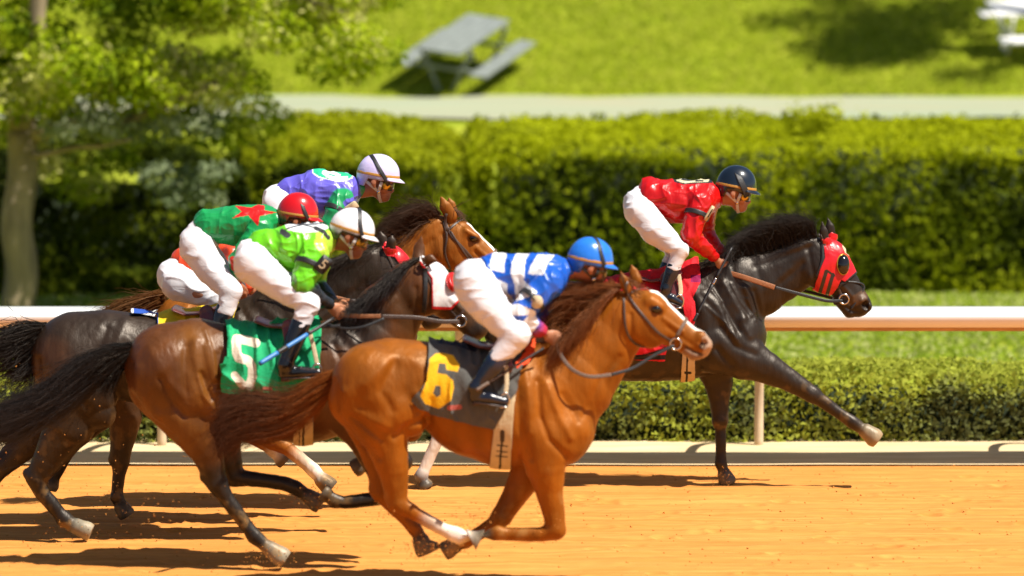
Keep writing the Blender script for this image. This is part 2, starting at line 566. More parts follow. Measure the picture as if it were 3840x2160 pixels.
def ground_mat(name, c1, c2, c3, s1, s2, stretch, rough=.95, bump=.3, bs=40):
    m = bpy.data.materials.new(name); m.use_nodes = True
    n, L = m.node_tree.nodes, m.node_tree.links
    b = n["Principled BSDF"]; b.inputs["Roughness"].default_value = rough; b.inputs["Specular IOR Level"].default_value = .15
    g = n.new("ShaderNodeNewGeometry"); mp = n.new("ShaderNodeMapping"); mp.inputs["Scale"].default_value = stretch
    L.new(g.outputs["Position"], mp.inputs[0])
    def noise(sc, det=6):
        z = n.new("ShaderNodeTexNoise"); z.inputs["Scale"].default_value = sc; z.inputs["Detail"].default_value = det
        L.new(mp.outputs[0], z.inputs["Vector"])
        r = n.new("ShaderNodeMapRange"); r.inputs[1].default_value, r.inputs[2].default_value = .33, .67
        L.new(z.outputs[0], r.inputs[0]); return r
    def mix(fac, a, bb):
        x = n.new("ShaderNodeMix"); x.data_type = 'RGBA'
        L.new(fac.outputs[0], x.inputs[0])
        for s_, v in ((6, a), (7, bb)):
            if isinstance(v, tuple): x.inputs[s_].default_value = (*v, 1)
            else: L.new(v, x.inputs[s_])
        return x.outputs[2]
    col = mix(noise(s2), mix(noise(s1), c1, c2), c3) if c3 else mix(noise(s1), c1, c2)
    L.new(col, b.inputs["Base Color"])
    z = n.new("ShaderNodeTexNoise"); z.inputs["Scale"].default_value = bs; z.inputs["Detail"].default_value = 6
    L.new(mp.outputs[0], z.inputs["Vector"])
    bp = n.new("ShaderNodeBump"); bp.inputs["Strength"].default_value = bump; bp.inputs["Distance"].default_value = .03
    L.new(z.outputs[0], bp.inputs["Height"]); L.new(bp.outputs[0], b.inputs["Normal"])
    return m

M["sand"] = ground_mat("harrowed_sand", (.56, .222, .048), (.64, .275, .065), (.48, .178, .034), 2.0, 6.0, (.16, 2.4, 1), bump=.18, bs=14)
M["grass"] = ground_mat("lawn_grass", (.24, .29, .012), (.18, .24, .012), (.30, .32, .025), .6, 3.0, (.6, 1, 1), bump=.5, bs=30)
M["path"] = ground_mat("pale_path", (.24, .30, .20), (.29, .33, .22), (.33, .31, .20), .5, 1.3, (.3, 1.6, 1), bump=.1)

PRINTS = [(rng.uniform(-5, 5), rng.uniform(23.8, 30.6), rng.uniform(.05, .075), rng.uniform(.008, .02)) for _ in range(260)]
def sand_z(X, Y):
    p = np.stack([X * 1.1, Y * 9.0, 0 * X], -1)
    q = np.stack([X * 9, Y * 13, 0 * X], -1)
    a = .011 * fbm(p, 3, 5) + .004 * fbm(q, 2, 9)
    for (hx, hy, hr, hd) in PRINTS:      # hoof prints in the loose top
        if X.ndim < 2: break
        i0, i1 = np.searchsorted(X[:, 0], [hx - 3 * hr, hx + 3 * hr]); j0, j1 = np.searchsorted(Y[0], [hy - 3 * hr, hy + 3 * hr])
        dd = ((X[i0:i1, j0:j1] - hx) ** 2 + (Y[i0:i1, j0:j1] - hy) ** 2) / hr ** 2
        a[i0:i1, j0:j1] += hd * (-np.exp(-dd ** 2) + .55 * np.exp(-((np.sqrt(dd) - 1.35) / .35) ** 2))
    flat_ = np.clip((Y - 30.6) / .5, 0, 1)
    return a * (1 - .85 * flat_) - .008
xs = np.concatenate([np.linspace(-90, -5.5, 40), np.arange(-5.45, 5.45, .022), np.linspace(5.5, 90, 40)])
ys = np.concatenate([np.linspace(-10, 23.4, 30), np.arange(23.5, 33.3, .022)])
sheet("track", xs, ys, M["sand"], sand_z)
M["gutter"] = ground_mat("pale_edge_strip", (.62, .47, .27), (.70, .55, .34), (.56, .41, .22), 1.5, 5.0, (.3, 2, 1), bump=.15)
def gut_z(X, Y): return .008 + .006 * fbm(np.stack([X * .8, Y * 2, 0 * X], -1), 2, 8)
sheet("edge_strip", np.linspace(-60, 60, 900), np.linspace(31.14, 32.95, 16), M["gutter"], gut_z)
def lawn_z(X, Y): return zg(Y) + .03 * fbm(np.stack([X * .7, Y * .7, 0 * X], -1), 2, 3)
sheet("lawn", np.concatenate([np.linspace(-200, -14, 30), np.linspace(-13.5, 13.5, 180), np.linspace(14, 200, 30)]),
      np.concatenate([np.linspace(33.0, 72, 260), np.linspace(73, 400, 40)]), M["grass"], lawn_z)
sheet("path", np.linspace(-120, 120, 300), np.linspace(57.0, 61.7, 24), M["path"], lawn_z, .035)
def leaf_geo(Pn, Nn, size, jitter=.9, seed=0, aspect=.55):
    r = np.random.default_rng(seed); n = len(Pn)
    d = Nn + r.normal(size=(n, 3)) * jitter
    d /= np.linalg.norm(d, axis=1, keepdims=True)
    t = np.cross(d, r.normal(size=(n, 3))); t /= np.maximum(np.linalg.norm(t, axis=1, keepdims=True), 1e-6)
    b = np.cross(d, t)
    sz = size * r.uniform(.55, 1.35, n)[:, None]
    V = np.stack([Pn - t * sz, Pn + b * sz * aspect + d * sz * .18, Pn + t * sz, Pn - b * sz * aspect + d * sz * .18], 1).reshape(-1, 3)
    return V, np.arange(4 * n).reshape(-1, 4)

def leafy(name, Pn, Nn, size, cols, parent, origin, seed=0, jitter=.9, cf=2.2, aspect=.55, extra=0):
    """cols: list of leaf colours; patches of them follow a noise field, with scatter from leaf to leaf"""
    r = np.random.default_rng(seed + 50)
    V, f = leaf_geo(Pn, Nn, size, jitter, seed, aspect)
    c = np.array(cols, float)
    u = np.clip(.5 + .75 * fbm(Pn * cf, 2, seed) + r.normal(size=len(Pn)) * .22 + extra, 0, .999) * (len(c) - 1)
    i = u.astype(int); t = (u - i)[:, None]
    lc = c[i] * (1 - t) + c[np.minimum(i + 1, len(c) - 1)] * t
    lc *= r.uniform(.8, 1.2, len(Pn))[:, None]
    return mesh_obj(name, V, f, M["leaf"], parent, origin, smooth=False, col=np.repeat(lc, 4, 0))

def hedge(name, label, x0, x1, y0, y1, z0, z1, n, size, cols, seed, bulge=.12, round_=.35, cf=1.6, slope=0.0, top_sun_=True, thr=-.62, tuft=None):
    root = empty(name, ((x0 + x1) / 2, (y0 + y1) / 2, z0)); tag(root, label, "hedge")
    o = np.array(root.location)
    r = np.random.default_rng(seed)
    areas = np.array([(x1 - x0) * (z1 - z0), (x1 - x0) * (y1 - y0), (y1 - y0) * (z1 - z0) * 2, (x1 - x0) * (z1 - z0) * .25])
    k = r.choice(4, n, p=areas / areas.sum())
    a, b = r.random(n), r.random(n)
    Pn = np.zeros((n, 3)); Nn = np.zeros((n, 3))
    m = k == 0; Pn[m] = np.stack([x0 + a * (x1 - x0), np.full(n, y0), z0 + b * (z1 - z0)], 1)[m]; Nn[m] = (0, -1, .25)
    m = k == 1; Pn[m] = np.stack([x0 + a * (x1 - x0), y0 + b * (y1 - y0), np.full(n, z1)], 1)[m]; Nn[m] = (0, -.1, 1)
    m = k == 2; Pn[m] = np.stack([np.where(a < .5, x0, x1), y0 + (a * 2 % 1) * (y1 - y0), z0 + b * (z1 - z0)], 1)[m]; Nn[m] = np.stack([np.where(a < .5, -1, 1), 0 * a, .2 + 0 * a], 1)[m]
    m = k == 3; Pn[m] = np.stack([x0 + a * (x1 - x0), np.full(n, y1), z0 + b * (z1 - z0)], 1)[m]; Nn[m] = (0, 1, .25)
    Pn[:, 2] += slope * (Pn[:, 1] - y1) / (y1 - y0) * (Pn[:, 2] - z0) / (z1 - z0)
    # round the shoulders and push the faces in and out in clumps
    cx, cy, cz = (x0 + x1) / 2, (y0 + y1) / 2, z0
    e = np.clip((z1 - Pn[:, 2]) / round_, 0, 1); Pn[:, 1] += np.where(Pn[:, 1] < cy, 1, -1) * (1 - e) ** 2 * round_ * .6 * (k != 1)
    ed = np.clip(1 - np.minimum(Pn[:, 1] - y0, y1 - Pn[:, 1]) / round_, 0, 1); Pn[:, 2] -= ed ** 2 * round_ * .45 * (k == 1)
    ed = np.clip(1 - np.minimum(Pn[:, 0] - x0, x1 - Pn[:, 0]) / (round_ * 1.6), 0, 1); Pn[:, 2] -= ed ** 2 * round_ * .9 * (k != 2)
    Pn += Nn * (bulge * fbm(Pn * np.array([1.1, 1.1, 1.8]), 3, seed))[:, None]
    Pn -= Nn * (r.random(n)[:, None] ** 2 * .14)
    if tuft is not None:
        tu = r.normal(size=(500, 3)); Pn = np.vstack([Pn, tuft + tu * np.array([.2, .12, .08])]); Nn = np.vstack([Nn, tu * .4 + np.array([0, -.3, .8])]); n += 500
    keep = fbm(Pn * np.array([1.6, 1.6, 2.6]), 2, seed + 9) + r.normal(size=n) * .35 > thr
    Pn, Nn = Pn[keep], Nn[keep]
    # sunlight on the clipped top, painted in as paler leaf colours
    young = np.clip(1 - (z1 - .06 + slope * (Pn[:, 1] - y1) / (y1 - y0) - Pn[:, 2]) / .22, 0, 1) if top_sun_ else 0
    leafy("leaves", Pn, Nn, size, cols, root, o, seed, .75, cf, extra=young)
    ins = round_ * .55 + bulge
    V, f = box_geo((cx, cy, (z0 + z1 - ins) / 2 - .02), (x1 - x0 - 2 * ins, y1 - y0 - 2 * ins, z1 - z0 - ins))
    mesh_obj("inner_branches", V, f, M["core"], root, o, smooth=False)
    return root

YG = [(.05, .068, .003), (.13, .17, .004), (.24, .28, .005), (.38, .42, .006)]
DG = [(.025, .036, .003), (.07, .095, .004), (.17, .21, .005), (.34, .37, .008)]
hx0 = PD(1185, 400, 48)[0]
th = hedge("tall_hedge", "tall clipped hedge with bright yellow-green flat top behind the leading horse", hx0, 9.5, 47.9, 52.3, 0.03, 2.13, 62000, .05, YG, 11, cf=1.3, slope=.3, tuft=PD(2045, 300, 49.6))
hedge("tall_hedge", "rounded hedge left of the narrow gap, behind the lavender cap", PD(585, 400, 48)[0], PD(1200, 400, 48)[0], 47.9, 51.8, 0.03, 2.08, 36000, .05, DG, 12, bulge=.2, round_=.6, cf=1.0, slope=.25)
SG = [(.02, .03, .003), (.05, .075, .004), (.10, .13, .005), (.2, .23, .01)]  # leaf colours darkened to paint in the tree's shade
hedge("tall_hedge", "dark shaded hedge under the leafy tree at the left", PD(-560, 400, 48)[0], PD(600, 400, 48)[0], 47.7, 51.0, 0.03, 1.9, 42000, .055, SG, 17, bulge=.26, round_=.6, cf=1.0, slope=.1, top_sun_=False)
LG = [(.10, .105, .035), (.17, .185, .05), (.25, .27, .06), (.38, .41, .05)]
hedge("low_hedge", "low grey-green hedge in front of the grass, behind the rail posts", -9, 9, 32.66, 33.75, -.03, .64, 60000, .03, LG, 13, bulge=.08, round_=.25, cf=2.5, slope=.06, thr=-.95)

# white running rail with an overhanging cover and its posts
rail = empty("running_rail", (0, 31.2, 0))
tag(rail, "long white running rail with overhanging cover along the inside of the track", "rail")
ro = np.array(rail.location)
ya, yb = 30.84, 31.62
zt0, zt1 = PD(0, 770.5, yb)[2], PD(0, 792.5, ya)[2]
zb0, zb1 = PD(0, 824, ya + .02)[2], PD(0, 833, ya + .09)[2]
def extrude(prof, x0, x1):
    n = len(prof)
    V = np.array([[x, y, z] for x in (x0, x1) for y, z in prof])
    f = [[i, (i + 1) % n, n + (i + 1) % n, n + i] for i in range(n)]
    return V, np.array(f)
V, f = extrude([(yb, zt0), (ya + .03, zt1 + .012), (ya, zt1), (ya - .004, zt1 - .02), (ya + .02, zb0), (ya + .03, zb0), (ya + .035, zt1 - .03), (yb, zt0 - .03)], -60, 60)
mesh_obj("cover", V, f, M["plastic"], rail, ro, smooth=False)
V, f = extrude([(ya + .032, zb0 + .03), (ya + .024, zb0 - .003), (ya + .09, zb1), (ya + .16, zb1), (ya + .16, zb0 + .03)], -60, 60)
mesh_obj("beam", V, f, M["rust"], rail, ro, smooth=False)
px_ = PD(1918, 1000, 32.0)[0]
for i in range(-4, 5):
    x = px_ + i * 2.45
    pts = spline([(x, 32.45, -.1), (x, 32.42, .55), (x, 32.1, .95), (x, 31.3, 1.16)], 14)
    V, f = tube_geo(pts, .038, 10)
    mesh_obj("post", V, f, M["post"], rail, ro)

# tree on the left, leaning over the track side
def limb_geo(a, b, r0, r1, seed, n=8, wob=.03):
    r = np.random.default_rng(seed)
    a, b = np.array(a, float), np.array(b, float)
    pts = np.array([a + (b - a) * t + r.normal(size=3) * wob * (0 < t < 1) for t in np.linspace(0, 1, 5)])
    return tube_geo(spline(pts, 14), np.linspace(r0, r1, 14), n)

def tree(label, base, limbs, clumps, cols, leaf, per, seed, spread=.42, name="broadleaf_tree", pale=None):
    root = empty(name, base); tag(root, label, "tree")
    o = np.array(root.location)
    V, f = join_geo([limb_geo(a, b, r0, r1, seed + i) for i, (a, b, r0, r1) in enumerate(limbs)])
    mesh_obj("trunk", V, f, M["bark"], root, o)
    r = np.random.default_rng(seed)
    def grow(cl, nm, cc, sd):
        P_, N_ = [], []
        for c, rad in cl:
            k = int(per * (rad / spread) ** 2)
            u = r.normal(size=(k, 3)); u /= np.linalg.norm(u, axis=1, keepdims=True)
            rr = r.random(k)[:, None] ** .45
            P_.append(np.array(c) + u * rr * rad * np.array([1.25, 1.0, .75])); N_.append(u * .6 + np.array([0, -.2, .7]))
        leafy(nm, np.concatenate(P_), np.concatenate(N_), leaf, cc, root, o, sd, 1.0, 1.1, .5)
    grow(clumps, "crown", cols, seed)
    if pale: grow(pale[0], "sunlit_branch", pale[1], seed + 3)  # low clumps in paler leaf colours: the sun on them is painted in
    return root

td = 45.6
tb = PD(40, 783, td); tb[2] = zg(td) - .05
crn = []
rr = np.random.default_rng(4)
def tp(x, y, d): return PD(x, y, d)
for i in range(105):
    x = rr.uniform(-330, 960); y = rr.uniform(-330, 330)
    lim = 305 - max(0, x - 560) * .36
    if y > lim: y = lim - rr.uniform(0, 260)
    if x > 820 and y < -40 and rr.random() < .5: continue
    crn.append((tp(x, y, td + rr.uniform(-1.3, 1.0)), rr.uniform(.24, .46)))
for x, y in ((660, 300), (560, 330), (460, 300), (120, 420), (210, 470), (300, 400), (80, 330)):
    crn.append((tp(x, y, td + rr.uniform(.2, 1.4)), rr.uniform(.22, .36)))
pale = [(tp(x, y, td - rr.uniform(.2, .9)), q) for x, y, q in ((260, 318, .24), (340, 322, .24), (420, 312, .22), (520, 318, .2), (150, 330, .2), (390, 440, .22), (470, 455, .24), (550, 430, .2), (440, 500, .2), (530, 500, .18), (240, 300, .2))]
fork = PD(55, 330, td)
tree("leafy tree with light brown trunk at the left edge, bright green spreading crown", tuple(tb),
     [(tb, fork, .2, .17), (fork, PD(110, -60, td), .15, .09), (fork, PD(330, 300, td - .3), .1, .05), (PD(330, 300, td - .3), PD(640, 180, td - .4), .05, .02),
      (PD(110, -60, td), PD(500, -150, td), .08, .03), (fork, PD(-150, 60, td), .1, .04), (PD(500, -150, td), PD(860, 30, td - .2), .035, .012), (PD(110, -60, td), PD(0, -500, td), .08, .03),
      (PD(45, 400, td), PD(330, 350, td - .5), .045, .015)],
     crn, [(.10, .16, .005), (.22, .31, .007), (.34, .43, .009), (.46, .53, .02), (.6, .58, .2)], .052, 560, 21, pale=(pale, [(.2, .25, .13), (.34, .38, .22), (.42, .45, .28)]))
# tree just outside the right edge whose shade lies on the lawn
rb = PD(2720, 100, 63.4); rb[2] = zg(63.6) - .05
c0 = np.array([PD(2640, 0, 63.4)[0], 63.4, rb[2] + 5.6])
cl = [(c0 + rr.normal(size=3) * np.array([1.0, .8, .8]), rr.uniform(.5, .8)) for _ in range(22)]
tree("round leafy tree beside the white picnic table, its shade on the lawn", tuple(rb),
     [(rb, c0 + np.array([0, 0, -1]), .2, .12)] + [(c0 + np.array([0, 0, -1.2]), c0 + rr.normal(size=3) * .9, .08, .02) for _ in range(5)], cl, YG, .07, 260, 33, spread=.5)

def picnic_table(name, label, x, y, ang, m, L_=1.85, scale=1.0):
    z = float(zg(y))
    root = empty(name, (x, y, z)); tag(root, label, "picnic table", "picnic tables on the sloping lawn")
    o = np.array(root.location)
    # stands on the bank: its own up direction follows the slope
    ca, sa = math.cos(ang), math.sin(ang)
    ex = np.array([ca, sa, 0]); nrm = np.array([0, -.33, 1.0]); nrm /= np.linalg.norm(nrm)
    ex = ex - nrm * (ex @ nrm); ex /= np.linalg.norm(ex); ey = np.cross(nrm, ex)
    R = np.stack([ex, ey, nrm], 1) * scale
    def part(nm, boxes):
        V, f = join_geo([box_geo((0, 0, 0), (1, 1, 1)) if b is None else box_geo(b[0], b[1], None if len(b) < 3 else b[2]) for b in boxes])
        ob = mesh_obj(nm, V @ R.T + o, f, m, root, o, smooth=False)
        bv = ob.modifiers.new("edge", 'BEVEL'); bv.width = .006; bv.segments = 2
        return ob
    part("tabletop", [((0, (i - 2) * .15, .75), (L_, .14, .04)) for i in range(5)])
    for s in (-1, 1):
        part("bench", [((0, s * .68 + j * .075, .44), (L_, .14, .04)) for j in (-1, 1)])
    for s in (-1, 1):
        def sl(a):
            return np.array([[1, 0, 0], [0, math.cos(a), -math.sin(a)], [0, math.sin(a), math.cos(a)]])
        part("frame", [((s * L_ * .36, -.27, .36), (.05, .06, .8), sl(.42)), ((s * L_ * .36 + .003, .27, .36), (.05, .06, .8), sl(-.42)),
                       ((s * L_ * .36 + .006, 0, .40), (.045, 1.5, .05)), ((s * L_ * .36 + .005, 0, .705), (.045, .7, .045))])
    return root
q = PD(1175, 190, 63.0)
picnic_table("picnic_table", "grey metal picnic table standing on the lawn beside the tree", q[0] - .05, 63.0, math.radians(66), M["greypaint"])
q = PD(2560, 100, 64.6)
picnic_table("picnic_table", "white picnic table at the right edge of the lawn", q[0] + .40, 64.25, math.radians(8), M["whitepaint"])

# ------------------------------------------------------------------ horses
def strands(name, parent, origin, roots, outs, n, seed, c0, c1, wid=.0035, pts=8, wave=.02, yj=.03, lenj=.3, mat_=None):
    """hair: roots / outs = functions (v in 0..1, r) giving the world polyline of a guide at v; each strand follows a guide with jitter"""
    r = np.random.default_rng(seed)
    Vs, Fs, Cs = [], [], []
    for i in range(n):
        v = r.random()
        g = spline(roots(v), pts)
        ln = 1 - lenj * r.random() ** 1.5
        fly = 2.6 if r.random() < .12 else 1.0
        wv_ = wave * fly * r.uniform(.4, 1.0)
        m = np.linspace(0, ln, pts) * (pts - 1)
        k = np.clip(m.astype(int), 0, pts - 2); t = (m - k)[:, None]
        g = g[k] * (1 - t) + g[k + 1] * t
        s = np.linspace(0, 1, pts)[:, None]
        ph = r.random(3) * 6.28
        g = g + s ** 1.3 * (wv_ * np.sin(s * r.uniform(1.5, 7) + ph)) + r.normal(size=3) * np.array([.006, yj * .5, .006]) + s * r.normal(size=3) * np.array([wv_ * 1.3, yj, wv_ * 1.3])
        rad = wid * r.uniform(.6, 1.5) * np.linspace(1, .25, pts)
        V, f = tube_geo(g, rad, 3)
        V = V[:pts * 3]; f = f[0]
        sh = r.uniform(.65, 1.3)
        c = (np.array(c0) * (1 - s) + np.array(c1) * s) * sh
        Vs.append(V); Fs.append(f); Cs.append(np.repeat(c, 3, 0))
    V, f = join_geo(list(zip(Vs, Fs)))
    return mesh_obj(name, V, f, mat_ or M["hair"], parent, origin, col=np.concatenate(Cs))

def guides(lines, d, offs):
    """lines: traced polylines (photo px, same number of points each); interpolated by v"""
    L_ = [np.array([P(x, y, d + o) for (x, y), o in zip(l, of if isinstance(of, (list, tuple)) else [of] * len(l))]) for l, of in zip(lines, offs)]
    def g(v):
        u = v * (len(L_) - 1); i = min(int(u), len(L_) - 2); t = u - i
        return L_[i] * (1 - t) + L_[i + 1] * t
    return g

BLK = (.011, .009, .008)
def make_horse(h):
    d = h["d"]; b = Solid(d, h["coat"])
    for nodes, k in h["body"]: b.chain(nodes, k)
    for nodes, k in h["legs"]: b.chain(nodes, k)
    for nodes in h["ears"]: b.chain(nodes, .012)
    for nodes, k in h.get("sub", []): b.chain(nodes, k, 'sub')
    b.build(.0085, 2)
    b.flat_soles()
    b.strokes([(l_, a_ * 1.2, g_ * .95) for l_, a_, g_ in h.get("strokes", [])])
    # broad soft irregularity of muscle
    b.V = b.V + b.N * (.003 * fbm(b.V * np.array([10, 10, 10]), 2, h["seed"]) + .0016 * fbm(b.V * np.array([34, 34, 9]) + 2 * vnoise(b.V * 3)[:, None], 2, h["seed"] + 4))[:, None]
    b.N = vnormals(b.V, b.F)
    C_ = b.colors()
    q = b.px()
    for op in h.get("paint", []):
        kind, pts, r, col, lim = op
        if kind == 'line': mk = np.clip((r - dist_line(q, pts)) / (4 if r < 24 else r * .8) + .5, 0, 1)
        else: mk = inpoly(q, pts).astype(float)
        if lim: mk = mk * (np.abs(b.V[:, 1] - d) < lim)
        C_ = C_ * (1 - mk[:, None]) + np.array(col) * mk[:, None]
    # mottling of the coat, and track dirt thrown on legs and belly
    C_ = C_ * (1 + .20 * fbm(b.V * 4.5, 3, h["seed"] + 11))[:, None]
    dirt = np.clip((fbm(b.V * 16, 3, h["seed"] + 21) - .35) * 2.2, 0, 1) * np.clip((1.0 - b.V[:, 2]) * 1.3, 0, 1) * .4
    C_ = C_ * (1 - dirt[:, None]) + np.array([.34, .19, .06]) * dirt[:, None]
    b.C = C_
    base = np.array([P(h["at"], 0, d)[0], d, 0.0])
    ob = mesh_obj("racehorse", b.V, b.F, M["coat_dark" if h.get("dark") else "coat"], None, tuple(base), col=C_)
    tag(ob, h["label"], "racehorse", "galloping racehorses")
    b.tree(); b.ob, b.o = ob, base
    ear = np.zeros(len(b.V), bool)
    for pr, k, op in b.chains[len(h["body"]) + len(h["legs"]):len(h["body"]) + len(h["legs"]) + len(h["ears"])]:
        for i_, q_ in enumerate(pr):
            v_, t_ = cap_eval(b.V[:, 0], b.V[:, 1], b.V[:, 2], q_)
            ear |= (v_ < .006) & ((t_ > .35) if i_ == 0 else True)
    b.ear = ear
    for ex, ey, er in h.get("eyes", []):
        for s in (-1, 1):
            p, nn = b.on(ex, ey, 0)
            c = p - nn * er * .45
            if s > 0: c[1] = 2 * d - c[1]
            u, v_ = np.meshgrid(np.linspace(0, np.pi, 9), np.linspace(0, 2 * np.pi, 14, endpoint=False), indexing='ij')
            V = c + er * np.stack([np.sin(u) * np.cos(v_) * 1.25, np.sin(u) * np.sin(v_), np.cos(u)], -1).reshape(-1, 3)
            I, J = np.meshgrid(np.arange(8), np.arange(14), indexing='ij')
            f = np.stack([I * 14 + J, (I + 1) * 14 + J, (I + 1) * 14 + (J + 1) % 14, I * 14 + (J + 1) % 14], -1).reshape(-1, 4)
            mesh_obj("eye", V, f, M["hoof_eye"], ob, base)
    for nm, lines, offs, n, c0, c1, kw in h.get("hair", []):
        strands(nm, ob, base, guides(lines, d, offs), None, n, h["seed"], c0, c1, **kw)
    return b

def resample_px(pts, step=11):
    pts = np.asarray(pts, float)
    L_ = np.linalg.norm(np.diff(pts, axis=0), axis=1).sum()
    return spline(pts, max(4, int(L_ / step)))

def strap(b, name, pts, wpx, mt, parent, off=.004, th=.004, far=True, sub=None):
    q = [b.on(x, y, off) for x, y in resample_px(pts)]
    Pn, Nn = np.array([a[0] for a in q]), np.array([a[1] for a in q])
    if len(Pn) > 4:
        for _ in range(3):
            Pn[1:-1] = (Pn[:-2] + 2 * Pn[1:-1] + Pn[2:]) / 4
            Nn[1:-1] = (Nn[:-2] + 2 * Nn[1:-1] + Nn[2:]) / 4
    Nn /= np.linalg.norm(Nn, axis=1, keepdims=True)
    gs = [tube_geo(Pn, 0, flat=(Nn, wpx * b.d / F, th))]
    if far:
        R = np.array([1, -1, 1.0]); Pm = (Pn - [0, b.d, 0]) * R + [0, b.d, 0]
        gs.append(tube_geo(Pm[::-1], 0, flat=((Nn * R)[::-1], wpx * b.d / F, th)))
    V, f = join_geo(gs)
    return mesh_obj(name, V, f, mt, parent, b.o)

def wire(name, pts, offs, rpx, mt, parent, d, o, n=8, samples=24, flat=None):
    W = np.array([P(x, y, d + of) for (x, y), of in zip(pts, offs if isinstance(offs, (list, tuple)) else [offs] * len(pts))])
    W = spline(W, samples)
    r = np.asarray(rpx, float) * d / F
    if r.ndim: r = np.interp(np.linspace(0, 1, samples), np.linspace(0, 1, len(r)), r)
    if flat:
        V, f = tube_geo(W, 0, flat=(np.tile([0, -1.0, 0.12], (samples, 1)), float(np.max(r)) * 2, flat))
    else:
        V, f = tube_geo(W, r, n)
    return mesh_obj(name, V, f, mt, parent, o)

def ring_obj(name, c, r, rt, mt, parent, d, o, off, ry=None, tilt=0.0):
    a = np.linspace(0, 2 * np.pi, 28, endpoint=False)
    pts = [(c[0] + r * math.cos(t) * math.cos(tilt) - (ry or r) * math.sin(t) * math.sin(tilt), c[1] + r * math.cos(t) * math.sin(tilt) + (ry or r) * math.sin(t) * math.cos(tilt)) for t in a]
    W = np.array([P(x, y, d + off) for x, y in pts])
    V, f = tube_geo(W, rt * d / F, 8, closed=True)
    return mesh_obj(name, V, f, mt, parent, o)

def saddle_cloth(b, label, poly, base, ops, trim=None, wave=.012, seed=3, off=.01, offx=0):
    V, f = shell(b, poly, off, wave, seed, 2)
    C_ = np.tile(np.array(base, float), (len(V), 1))
    q = b.px(V)
    for kind, pts, r, col in ops:
        mk = inpoly(q, pts) if kind == 'poly' else dist_line(q, pts) < r
        C_[mk] = col
    ob = mesh_obj("saddle_cloth", V, f, M["cloth"], None, tuple(b.o), col=C_)
    thick(ob, .004)
    return tag(ob, label, "saddle cloth", "numbered saddle cloths")

CH, BAY = (.215, .060, .003), (.088, .027, .004)
HOOF = (.10, .08, .055); WHT = (.72, .66, .58)

def legs(*chains): return [(c, .022) for c in chains]

